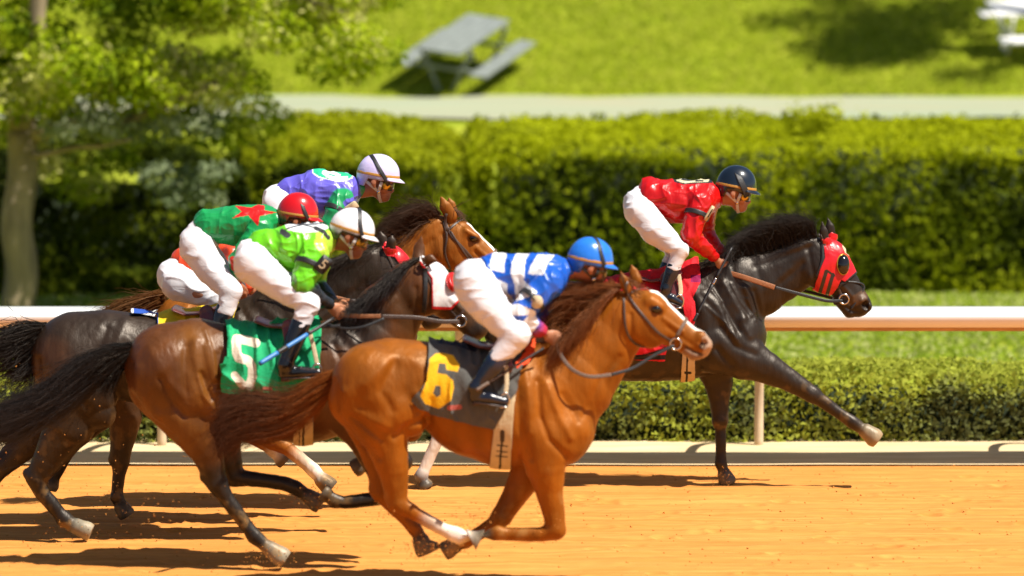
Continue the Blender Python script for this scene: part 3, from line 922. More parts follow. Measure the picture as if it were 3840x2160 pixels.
# --- chestnut number 6, nearest
d1 = 24.7
H1 = make_horse(dict(d=d1, coat=CH, seed=1, at=1700,
    label="nearest bright chestnut horse with a white blaze, legs gathered, grey number 6 cloth",
    body=[([(1405, 1440, 160, 0, .92), (1470, 1425, 158, 0, .95), (1640, 1448, 165, 0, .86), (1785, 1505, 212, 0, .72), (1890, 1524, 230, 0, .66), (2000, 1540, 208, 0, .68)], .03),
          ([(2000, 1540, 208, 0, .68), (2095, 1600, 140, 0, .85)], .06),
          ([(2100, 1650, 100, -.09, .9), (2120, 1610, 95, -.09, .9)], .05),
          ([(2100, 1650, 100, .09, .9), (2120, 1610, 95, .09, .9)], .05),
          ([(2030, 1400, 120, 0, .55), (2130, 1432, 176, 0, .6), (2245, 1298, 140, 0, .5), (2328, 1212, 112, 0, .46)], .06),
          ([(2330, 1190, 100, 0, .5), (2425, 1182, 96, 0, .62), (2545, 1252, 60, 0, .62), (2618, 1298, 50, 0, .72)], .03),
          ([(2395, 1222, 72, -.055, .5), (2440, 1250, 58, -.05, .5)], .03), ([(2395, 1222, 72, .055, .5), (2440, 1250, 58, .05, .5)], .03),
          ([(2560, 1290, 28, 0, 1.2), (2600, 1328, 25, 0, 1.35)], .02),
          ([(2625, 1268, 30, -.025, .9), (2648, 1290, 24, -.025, .9)], .02), ([(2625, 1268, 30, .025, .9), (2648, 1290, 24, .025, .9)], .02),
          ([(2437, 1130, 22, -.07, .8), (2470, 1150, 20, -.07, .8)], .03), ([(2437, 1130, 22, .07, .8), (2470, 1150, 20, .07, .8)], .03)],
    legs=legs(
        [(1390, 1440, 148, -.11, .8), (1470, 1530, 112, -.15, .7), (1540, 1575, 64, -.15, .8)],
        [(1340, 1500, 110, -.12, .7), (1440, 1620, 92, -.14, .7), (1475, 1760, 60, -.13, .75), (1486, 1848, 44, -.12, .8), (1490, 1880, 38, -.12, .8)],
        [(1462, 1862, 24, -.12, .7), (1490, 1890, 36, -.12, .8), (1560, 1928, 28, -.12, .85), (1668, 1988, 25, -.11, .9, WHT), (1700, 2002, 31, -.11, .9, WHT), (1728, 2014, 29, -.11, .9, WHT), (1742, 2018, 34, -.11, .95, (.62, .56, .48)), (1776, 2034, 39, -.11, .95, (.42, .36, .27))],
        [(1400, 1470, 130, .1, .8), (1470, 1560, 100, .14, .7), (1530, 1600, 60, .14, .8)],
        [(1360, 1520, 100, .12, .7), (1410, 1640, 86, .13, .7), (1430, 1760, 56, .12, .75), (1428, 1838, 42, .12, .8)],
        [(1405, 1832, 24, .12, .7), (1430, 1850, 34, .12, .8), (1520, 1950, 24, .11, .9), (1556, 1985, 28, .11, .9), (1572, 2012, 24, .11, .9, BLK), (1580, 2032, 34, .11, .95, HOOF), (1592, 2060, 38, .11, .95, HOOF)],
        [(2040, 1640, 118, -.15, .6), (2045, 1745, 78, -.15, .75), (2062, 1850, 52, -.14, .8), (2080, 1950, 40, -.13, .85), (2084, 1985, 37, -.13, .85)],
        [(2084, 1988, 36, -.13, .85), (2030, 2004, 29, -.13, .85), (1910, 2004, 25, -.12, .85), (1868, 2000, 29, -.12, .9), (1835, 2008, 23, -.12, .9, BLK), (1815, 2015, 30, -.12, .95, HOOF), (1788, 2028, 36, -.12, .95, HOOF)],
        [(2010, 1660, 110, .14, .6), (1985, 1760, 70, .14, .75), (1930, 1860, 48, .13, .8), (1884, 1930, 39, .12, .85)],
        [(1880, 1938, 38, .12, .85), (1850, 1965, 29, .12, .85), (1772, 2016, 26, .11, .85), (1745, 2030, 30, .11, .9), (1722, 2040, 24, .11, .9, BLK), (1702, 2048, 31, .11, .95, HOOF), (1678, 2062, 38, .11, .95, HOOF)]),
    ears=[[(2352, 1086, 19, -.06, .6), (2338, 1050, 19, -.07, .5), (2327, 1018, 6, -.07, .5)], [(2388, 1050, 21, .05, .6), (2376, 1020, 20, .06, .5), (2367, 994, 6, .06, .5)]],
    sub=[([(2640, 1288, 14, -.066, 1.4), (2630, 1300, 9, -.07, 1.4)], .012), ([(2640, 1288, 14, .066, 1.4), (2630, 1300, 9, .07, 1.4)], .012)],
    strokes=[([(1250, 1430), (1262, 1560), (1350, 1668), (1420, 1720)], -.012, 15), ([(1300, 1470), (1330, 1540), (1452, 1600)], .014, 20), ([(1320, 1560), (1430, 1650)], -.012, 14),
             ([(1375, 1440), (1470, 1340), (1560, 1360)], .010, 26), ([(1480, 1360), (1430, 1470), (1470, 1540)], -.011, 18), ([(1595, 1570), (1530, 1600), (1480, 1640)], -.012, 14), ([(1560, 1480), (1590, 1540)], .012, 22), ([(1620, 1500), (1600, 1600)], -.012, 16),
             ([(1970, 1400), (1985, 1520), (1990, 1620)], .012, 18), ([(2015, 1430), (2025, 1560), (2060, 1650), (2120, 1710)], -.013, 13), ([(2050, 1440), (2095, 1560), (2140, 1640)], .011, 17), ([(2110, 1480), (2170, 1580)], -.008, 14),
             ([(2325, 1340), (2250, 1430), (2190, 1560)], -.007, 13), ([(2330, 1130), (2230, 1230), (2130, 1330)], .006, 16), ([(1940, 1440), (1950, 1600), (1990, 1720)], -.010, 14),
             ([(2490, 1195), (2560, 1243)], .006, 9), ([(2365, 1180), (2368, 1270), (2420, 1305)], -.008, 10), ([(2500, 1225), (2590, 1290)], -.004, 9), ([(2452, 1172), (2468, 1176)], -.006, 9), ([(2560, 1300), (2600, 1318), (2640, 1330)], -.008, 6), ([(2615, 1292), (2640, 1312), (2655, 1300)], .006, 7)],
    paint=[('line', [(2446, 1158), (2474, 1168)], 13, (.05, .016, .006), None), ('line', [(2452, 1078), (2480, 1108), (2580, 1192), (2652, 1256)], 19, (.8, .76, .68), .034), ('line', [(2640, 1290), (2632, 1298)], 12, (.03, .012, .01), None), ('line', [(2655, 1340), (2600, 1345), (2575, 1330)], 20, (.20, .12, .08), None), ('line', [(2650, 1275), (2665, 1300), (2650, 1330)], 18, (.34, .22, .15), None), ('line', [(2572, 1300), (2600, 1318), (2632, 1330)], 5, (.06, .03, .02), None), ('line', [(2330, 1030), (2345, 1075)], 6, (.08, .03, .01), None)],  # last stroke paints the shade inside the hollow of the ear
    eyes=[(2461, 1162, .027)],
    hair=[("mane", [[(2335, 1070), (2280, 1062), (2215, 1070), (2150, 1085)], [(2270, 1118), (2200, 1100), (2130, 1095), (2080, 1110)], [(2190, 1180), (2130, 1160), (2085, 1170), (2065, 1215)], [(2110, 1255), (2075, 1245), (2055, 1270), (2045, 1310)]], [0, 0, 0, 0], 2200, (.22, .062, .010), (.17, .055, .014), dict(wid=.0016, yj=.05, wave=.025)),
          ("mane", [[(2335, 1075), (2290, 1100), (2240, 1160), (2200, 1230)], [(2260, 1130), (2220, 1160), (2180, 1220), (2150, 1290)], [(2180, 1195), (2150, 1230), (2120, 1280), (2100, 1330)], [(2110, 1265), (2090, 1290), (2075, 1330), (2060, 1370)]], [(-.03, -.09, -.12, -.14), (-.03, -.1, -.15, -.17), (-.03, -.1, -.16, -.18), (-.03, -.1, -.15, -.17)], 1200, (.19, .052, .008), (.13, .036, .008), dict(wid=.0016, yj=.03, wave=.02)),
          ("forelock", [[(2350, 1045), (2390, 1060), (2425, 1080)], [(2352, 1040), (2365, 1080), (2372, 1110)]], [(0, -.03, -.05), (0, -.05, -.08)], 50, (.15, .045, .01), (.13, .04, .01), dict(wid=.003, yj=.02, pts=6)),
          ("tail", [[(1262, 1388), (1190, 1420), (1085, 1490), (980, 1478), (890, 1470), (815, 1512)], [(1258, 1420), (1170, 1470), (1060, 1530), (950, 1530), (860, 1560), (800, 1625)], [(1250, 1450), (1150, 1530), (1030, 1575), (920, 1585), (840, 1630), (805, 1705)], [(1245, 1465), (1150, 1570), (1060, 1630), (960, 1640), (880, 1665), (830, 1720)]], [0, 0, 0, 0], 3600, (.24, .066, .008), (.055, .022, .012), dict(wid=.0018, yj=.06, wave=.03, pts=10, lenj=.45)),
          ("tail", [[(1275, 1380), (1205, 1418), (1120, 1475), (1060, 1530)], [(1265, 1430), (1190, 1470), (1120, 1520), (1060, 1560)]], [0, 0], 900, (.22, .062, .009), (.15, .045, .01), dict(wid=.003, yj=.05, wave=.01, pts=6))]))

# --- black leader with red blinker hood
d2 = 29.85
DK = (.014, .0082, .005)
H2 = make_horse(dict(d=d2, coat=DK, dark=1, seed=2, at=2350,
    label="leading black-brown horse in a red blinker hood, foreleg stretched forward",
    body=[([(1965, 1212, 158, 0, .92), (2030, 1205, 155, 0, .92), (2150, 1205, 152, 0, .85), (2310, 1242, 188, 0, .76), (2440, 1232, 200, 0, .7), (2560, 1222, 205, 0, .64), (2650, 1215, 192, 0, .62)], .03),
          ([(2650, 1215, 192, 0, .62), (2765, 1262, 108, 0, .9)], .06),
          ([(2770, 1290, 88, -.08, .9), (2780, 1250, 84, -.08, .9)], .05), ([(2770, 1290, 88, .08, .9), (2780, 1250, 84, .08, .9)], .05),
          ([(2600, 1080, 92, 0, .5), (2755, 1092, 148, 0, .55), (2840, 1068, 123, 0, .48), (2915, 1036, 103, 0, .46), (3010, 982, 92, 0, .45)], .06),
          ([(3020, 965, 84, 0, .5), (3095, 982, 84, 0, .6), (3168, 1075, 60, 0, .58), (3218, 1142, 48, 0, .7)], .03),
          ([(3068, 1020, 62, -.05, .5), (3095, 1048, 52, -.045, .5)], .03), ([(3068, 1020, 62, .05, .5), (3095, 1048, 52, .045, .5)], .03),
          ([(3150, 1120, 28, 0, 1.1), (3185, 1170, 24, 0, 1.3)], .02),
          ([(3230, 1128, 26, -.025, .9), (3248, 1150, 22, -.025, .9)], .02), ([(3230, 1128, 26, .025, .9), (3248, 1150, 22, .025, .9)], .02)],
    legs=legs(
        [(1960, 1250, 130, -.1, .8), (2010, 1340, 100, -.14, .75), (2060, 1385, 62, -.14, .8)],
        [(1950, 1320, 100, -.12, .7), (1850, 1480, 66, -.13, .75), (1740, 1560, 44, -.12, .8), (1680, 1598, 36, -.12, .8)],
        [(1668, 1590, 22, -.12, .7), (1660, 1612, 32, -.12, .8), (1640, 1650, 25, -.12, .9, WHT), (1592, 1758, 22, -.12, .9, WHT), (1580, 1785, 26, -.12, .9, (.2, .18, .17)), (1584, 1804, 22, -.12, .9), (1592, 1818, 30, -.12, .95, HOOF)],
        [(1960, 1280, 120, .1, .8), (1890, 1450, 66, .13, .75), (1800, 1530, 40, .12, .8)],
        [(1790, 1530, 34, .12, .8), (1860, 1620, 24, .12, .9), (1890, 1650, 26, .12, .9), (1910, 1675, 30, .12, .9, HOOF)],
        [(2700, 1290, 120, -.13, .65), (2790, 1340, 86, -.15, .7), (2870, 1378, 62, -.15, .75), (2950, 1420, 45, -.14, .8), (3025, 1466, 34, -.13, .85), (3045, 1478, 32, -.13, .85)],
        [(3045, 1478, 32, -.13, .85), (3080, 1502, 25, -.13, .85), (3160, 1560, 22, -.12, .85), (3196, 1584, 26, -.12, .9), (3228, 1604, 21, -.12, .9), (3246, 1616, 29, -.12, .95, (.22, .17, .10)), (3278, 1640, 36, -.12, .95, (.26, .2, .12))],
        [(2670, 1330, 100, .13, .65), (2694, 1430, 56, .14, .75), (2698, 1500, 38, .13, .8), (2700, 1575, 30, .12, .85)],
        [(2700, 1580, 29, .12, .85), (2702, 1610, 22, .12, .85), (2703, 1700, 20, .11, .85), (2703, 1735, 24, .11, .9), (2712, 1765, 20, .11, .9), (2718, 1780, 28, .11, .95, HOOF), (2726, 1800, 34, .11, .95, HOOF)]),
    ears=[[(3098, 905, 16, -.05, .6), (3088, 865, 17, -.05, .5), (3082, 832, 5, -.05, .5)], [(3118, 890, 17, .05, .6), (3112, 850, 18, .05, .5), (3103, 817, 5, .05, .5)]],
    sub=[([(3246, 1142, 14, -.062, 1.4), (3256, 1160, 8, -.062, 1.4)], .012), ([(3246, 1142, 14, .062, 1.4), (3256, 1160, 8, .062, 1.4)], .012)],
    strokes=[([(2740, 1065), (2775, 1130), (2815, 1185)], .008, 7), ([(2670, 1090), (2705, 1130)], .007, 6), ([(2800, 1120), (2835, 1200)], .006, 6), ([(2650, 1150), (2720, 1215), (2770, 1290)], .006, 8), ([(2720, 1180), (2740, 1240)], -.006, 7), ([(2713, 1061), (2745, 1120), (2790, 1195)], .016, 15), ([(2680, 1075), (2720, 1150), (2770, 1240)], -.012, 12), ([(2640, 1100), (2690, 1150), (2760, 1270)], .012, 16), ([(2828, 1092), (2845, 1150), (2855, 1190)], -.012, 11), ([(2795, 1080), (2830, 1170)], .009, 11),
             ([(2610, 1099), (2650, 1190), (2660, 1290)], .010, 20), ([(2700, 1230), (2760, 1300), (2830, 1330)], -.010, 16), ([(2600, 1120), (2612, 1240), (2650, 1340)], -.009, 14), ([(2780, 1200), (2810, 1260)], .010, 14), ([(2690, 1310), (2740, 1370)], -.012, 14),
             ([(2850, 960), (2990, 925), (3060, 895)], .007, 13), ([(2830, 1000), (2960, 960), (3040, 925)], -.006, 12), ([(2870, 1090), (2960, 1010)], .005, 16), ([(2930, 1060), (3010, 990)], -.005, 12), ([(3030, 930), (3045, 1010), (3060, 1075)], -.008, 10),
             ([(3165, 1075), (3195, 1110)], .006, 8), ([(3150, 1090), (3200, 1150)], -.005, 8), ([(3170, 1150), (3195, 1166), (3225, 1172)], -.008, 6), ([(3232, 1128), (3262, 1150), (3245, 1168)], .006, 7)],
    paint=[('line', [(3200, 1130), (3220, 1120), (3235, 1110)], 20, (.075, .035, .014), None), ('line', [(3248, 1148), (3253, 1158)], 11, (.01, .004, .003), None), ('line', [(3160, 1090), (3185, 1120)], 16, (.045, .022, .010), None)],
    hair=[("mane", [[(3062, 885), (3052, 850), (3030, 822), (2995, 815)], [(2990, 912), (2975, 860), (2940, 825), (2890, 822)], [(2900, 938), (2880, 885), (2845, 855), (2800, 862)], [(2800, 955), (2780, 915), (2750, 900), (2725, 930)], [(2745, 975), (2735, 950), (2730, 970), (2745, 1010)]], [0, .01, .02, 0, -.06], 3600, BLK, (.022, .021, .022), dict(wid=.0016, yj=.06, wave=.025)),
          ("mane", [[(2720, 965), (2690, 968), (2650, 985), (2620, 985)], [(2660, 985), (2640, 985), (2615, 995), (2600, 1000)]], [0, -.02], 130, BLK, BLK, dict(wid=.0016, yj=.05)),
          ("tail", [[(1815, 1150), (1760, 1260), (1700, 1330), (1640, 1400)], [(1820, 1180), (1780, 1290), (1740, 1380), (1690, 1470)]], [0, 0], 300, BLK, BLK, dict(wid=.003, yj=.06))]))

# --- bay number 5
d3 = 25.65
LB = (.012, .0085, .007)
H3 = make_horse(dict(d=d3, coat=BAY, dark=1, seed=3, at=950,
    label="glossy bay horse in a white and red blinker hood, green number 5 cloth",
    body=[([(638, 1378, 171, 0, .92), (738, 1352, 159, 0, .97), (860, 1398, 176, 0, .84), (985, 1432, 212, 0, .74), (1130, 1440, 226, 0, .68), (1250, 1425, 212, 0, .66)], .03),
          ([(1250, 1425, 212, 0, .66), (1370, 1445, 140, 0, .85)], .06), ([(1370, 1480, 100, -.09, .9), (1390, 1450, 95, -.09, .9)], .05), ([(1370, 1480, 100, .09, .9), (1390, 1450, 95, .09, .9)], .05),
          ([(1260, 1300, 100, 0, .55), (1375, 1305, 160, 0, .58), (1455, 1182, 130, 0, .48), (1535, 1092, 104, 0, .46)], .06),
          ([(1540, 1070, 92, 0, .5), (1600, 1070, 88, 0, .62), (1705, 1155, 60, 0, .6), (1785, 1228, 46, 0, .72)], .03),
          ([(1575, 1105, 66, -.05, .5), (1600, 1130, 54, -.05, .5)], .03), ([(1575, 1105, 66, .05, .5), (1600, 1130, 54, .05, .5)], .03), ([(1730, 1200, 26, 0, 1.2), (1770, 1252, 23, 0, 1.3)], .02)],
    legs=legs(
        [(640, 1400, 160, -.1, .8), (730, 1470, 118, -.14, .75), (850, 1510, 74, -.15, .8)],
        [(590, 1450, 110, -.12, .7), (720, 1590, 98, -.14, .7), (775, 1690, 64, -.13, .75), (802, 1775, 46, -.12, .8, LB), (815, 1810, 40, -.12, .8, LB)],
        [(772, 1788, 24, -.12, .7, LB), (820, 1820, 38, -.12, .8, LB), (850, 1870, 29, -.12, .85, LB), (935, 1985, 26, -.11, .9, LB), (955, 2012, 30, -.11, .9, LB), (990, 2042, 25, -.11, .9, LB), (1012, 2058, 32, -.11, .95, (.2, .16, .11)), (1055, 2088, 40, -.11, .95, (.26, .21, .14))],
        [(660, 1420, 150, .1, .8), (780, 1530, 100, .14, .75), (830, 1640, 70, .13, .75), (862, 1740, 48, .12, .8, LB), (872, 1782, 40, .12, .8, LB)],
        [(850, 1795, 24, .12, .7, LB), (880, 1792, 38, .12, .8, LB), (930, 1795, 30, .12, .85, LB), (1065, 1812, 27, .11, .9, LB), (1110, 1830, 30, .11, .9, LB), (1140, 1850, 25, .11, .9, LB), (1158, 1862, 31, .11, .95, HOOF), (1190, 1885, 37, .11, .95, HOOF)],
        [(1300, 1520, 115, -.15, .6), (1370, 1630, 76, -.15, .75), (1420, 1760, 50, -.14, .8, LB), (1440, 1850, 38, -.13, .85, LB)],
        [(1440, 1856, 37, -.13, .85, LB), (1400, 1872, 28, -.13, .85, LB), (1290, 1885, 25, -.12, .85, LB), (1255, 1878, 29, -.12, .9, LB), (1235, 1862, 24, -.12, .9, LB), (1222, 1852, 32, -.12, .95, HOOF)],
        [(1310, 1520, 105, .14, .6), (1400, 1610, 66, .14, .75), (1480, 1690, 44, .13, .8, LB), (1510, 1730, 36, .12, .85, LB)],
        [(1510, 1735, 35, .12, .85, LB), (1470, 1745, 26, .12, .85, LB), (1410, 1740, 24, .11, .85, LB), (1385, 1732, 28, .11, .9, LB), (1362, 1738, 31, .11, .95, HOOF), (1340, 1752, 36, .11, .95, HOOF)]),
    ears=[[(1592, 985, 20, -.07, .6), (1612, 972, 19, -.09, .6), (1634, 978, 7, -.1, .6)], [(1570, 975, 24, .04, .6), (1572, 930, 24, .06, .5), (1580, 890, 7, .06, .5)]],
    strokes=[([(770, 1240), (800, 1330), (812, 1420)], .008, 9), ([(828, 1310), (842, 1400), (838, 1480)], -.008, 7), ([(745, 1420), (760, 1480), (800, 1530)], .008, 9), ([(560, 1300), (600, 1380)], .006, 22), ([(489, 1365), (478, 1460), (545, 1560), (650, 1640)], -.013, 14), ([(520, 1380), (520, 1460), (590, 1560)], .010, 18), ([(605, 1423), (640, 1500), (690, 1560)], -.012, 14), ([(736, 1283), (730, 1340), (745, 1400)], .013, 20), ([(700, 1300), (690, 1400), (700, 1500)], -.010, 16), ([(755, 1400), (775, 1450), (795, 1495)], -.014, 11), ([(775, 1300), (800, 1420)], .010, 16), ([(815, 1330), (830, 1460), (810, 1540)], -.010, 14), ([(640, 1440), (700, 1500)], .008, 18),
             ([(1290, 1240), (1330, 1290)], .012, 18), ([(1250, 1290), (1300, 1390)], -.010, 14), ([(1560, 1080), (1562, 1150), (1590, 1180)], -.008, 10), ([(1690, 1120), (1740, 1170)], .006, 9), ([(1380, 1230), (1480, 1120)], .006, 14)],
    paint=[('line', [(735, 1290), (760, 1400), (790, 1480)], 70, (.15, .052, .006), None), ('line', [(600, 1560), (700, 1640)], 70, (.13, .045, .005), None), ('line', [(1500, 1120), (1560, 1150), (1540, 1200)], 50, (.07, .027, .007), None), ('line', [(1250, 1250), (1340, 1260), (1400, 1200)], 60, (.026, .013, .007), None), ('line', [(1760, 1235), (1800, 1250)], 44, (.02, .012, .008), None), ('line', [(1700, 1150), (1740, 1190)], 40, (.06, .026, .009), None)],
    hair=[("mane", [[(1575, 968), (1540, 985), (1500, 1020), (1470, 1060)], [(1510, 1010), (1470, 1040), (1430, 1085), (1405, 1130)], [(1430, 1070), (1395, 1100), (1360, 1140), (1340, 1180)], [(1345, 1150), (1320, 1165), (1300, 1180), (1285, 1200)]], [(0, -.03, -.07, -.08), (0, -.06, -.1, -.12), (0, -.06, -.11, -.13), (0, -.05, -.1, -.12)], 2000, BLK, (.02, .02, .024), dict(wid=.0018, yj=.05, wave=.025)),
          ("tail", [[(492, 1292), (400, 1308), (285, 1368), (165, 1462), (40, 1512), (-80, 1540)], [(488, 1320), (395, 1350), (275, 1430), (160, 1520), (40, 1570), (-70, 1600)], [(480, 1345), (400, 1410), (300, 1490), (190, 1560), (60, 1640), (-60, 1700)]], [0, 0, 0], 4400, BLK, (.03, .028, .03), dict(wid=.0018, yj=.07, wave=.035, pts=10, lenj=.5)),
          ("tail", [[(500, 1290), (440, 1315), (380, 1340), (330, 1375)], [(495, 1340), (440, 1400), (420, 1450), (395, 1500)]], [0, 0], 900, BLK, BLK, dict(wid=.003, yj=.06, pts=6))]))

# --- dark horse with yellow cloth
d4 = 26.9
D4 = (.021, .0115, .006)
H4 = make_horse(dict(d=d4, coat=D4, dark=1, seed=4, at=650,
    label="dark brown horse with red hood and yellow cloth, its rump at the left edge",
    body=[([(292, 1345, 178, 0, .9), (400, 1326, 166, 0, .95), (560, 1352, 168, 0, .86), (690, 1378, 212, 0, .72), (820, 1378, 220, 0, .66), (940, 1345, 212, 0, .66)], .03),
          ([(940, 1345, 212, 0, .66), (1060, 1360, 140, 0, .85)], .06), ([(960, 1210, 104, 0, .55), (1080, 1195, 160, 0, .58), (1235, 1118, 122, 0, .48), (1375, 1028, 104, 0, .46)], .06),
          ([(1390, 1010, 92, 0, .5), (1452, 1008, 84, 0, .62), (1552, 1105, 55, 0, .6), (1620, 1192, 44, 0, .72)], .03), ([(1430, 1040, 62, -.05, .5), (1450, 1066, 52, -.05, .5)], .03), ([(1430, 1040, 62, .05, .5), (1450, 1066, 52, .05, .5)], .03), ([(1570, 1160, 24, 0, 1.2), (1605, 1215, 22, 0, 1.3)], .02)],
    legs=legs(
        [(300, 1380, 155, -.1, .8), (330, 1480, 112, -.14, .75), (365, 1545, 72, -.15, .8)],
        [(270, 1450, 120, -.12, .7), (262, 1590, 98, -.14, .7), (180, 1725, 58, -.13, .75), (140, 1785, 44, -.12, .8, LB)],
        [(105, 1775, 22, -.12, .7, LB), (135, 1795, 38, -.12, .8, LB), (160, 1850, 29, -.12, .85, LB), (222, 1925, 26, -.11, .9, LB), (238, 1945, 30, -.11, .9, LB), (268, 1965, 25, -.11, .9, LB), (288, 1974, 30, -.11, .95, (.28, .24, .17)), (325, 1990, 35, -.11, .95, (.34, .29, .2))],
        [(260, 1420, 140, .1, .8), (190, 1560, 92, .14, .75), (80, 1680, 56, .13, .75), (10, 1745, 42, .12, .8, LB)],
        [(5, 1750, 36, .12, .8, LB), (-40, 1820, 27, .12, .85, LB), (-90, 1900, 25, .11, .9, LB), (-110, 1925, 29, .11, .9, LB), (-120, 1960, 33, .11, .95, HOOF)],
        [(990, 1430, 105, -.15, .6), (1040, 1530, 70, -.15, .75), (1085, 1610, 46, -.14, .8, LB)], [(1085, 1615, 38, -.13, .85, LB), (1040, 1625, 27, -.13, .85, LB), (960, 1615, 26, -.12, .85, LB), (930, 1610, 32, -.12, .95, HOOF)],
        [(990, 1430, 100, .14, .6), (1060, 1520, 66, .14, .75), (1130, 1580, 44, .13, .8, LB)], [(1130, 1585, 36, .12, .85, LB), (1080, 1600, 26, .12, .85, LB), (1010, 1600, 28, .11, .9, LB), (985, 1596, 32, .11, .95, HOOF)]),
    ears=[[(1462, 935, 20, -.06, .6), (1468, 905, 19, -.07, .5), (1470, 885, 7, -.07, .5)], [(1440, 925, 20, .06, .6), (1432, 895, 19, .06, .5), (1425, 872, 7, .06, .5)]],
    strokes=[([(140, 1350), (150, 1450), (200, 1560)], -.012, 15), ([(470, 1210), (440, 1290), (420, 1360)], .013, 22), ([(400, 1230), (360, 1340), (370, 1440)], -.010, 18), ([(240, 1420), (330, 1530)], -.010, 15), ([(390, 1440), (410, 1530), (400, 1590)], .012, 18), ([(970, 1130), (1040, 1200)], .014, 24), ([(900, 1150), (960, 1250)], -.01, 16), ([(1150, 1080), (1290, 1000), (1390, 950)], .007, 15), ([(1060, 1250), (1200, 1170), (1330, 1090)], -.006, 16)],
    paint=[('line', [(150, 1480), (170, 1400), (200, 1330)], 60, (.05, .021, .008), None)],
    hair=[("mane", [[(1435, 912), (1400, 925), (1360, 945), (1330, 970)], [(1300, 960), (1270, 970), (1240, 990), (1215, 1015)], [(1190, 1020), (1160, 1030), (1130, 1050), (1110, 1075)], [(1080, 1060), (1050, 1065), (1020, 1080), (1000, 1100)]], [(0, .0, -.03, -.06), (0, -.03, -.06, -.08), (0, -.03, -.06, -.1), (0, -.03, -.06, -.1)], 1500, BLK, (.018, .016, .016), dict(wid=.0018, yj=.06)),
          ("tail", [[(168, 1215), (90, 1218), (20, 1240), (-70, 1270)], [(160, 1250), (100, 1300), (30, 1330), (-50, 1350)], [(165, 1290), (130, 1370), (85, 1430), (30, 1450)]], [0, 0, 0], 1800, BLK, (.02, .019, .02), dict(wid=.003, yj=.07, wave=.035, lenj=.4)),
          ("tail", [[(235, 1205), (170, 1222), (110, 1250), (60, 1290)], [(215, 1240), (165, 1310), (140, 1370), (120, 1430)]], [0, 0], 600, BLK, BLK, dict(wid=.003, yj=.05, pts=6))]))

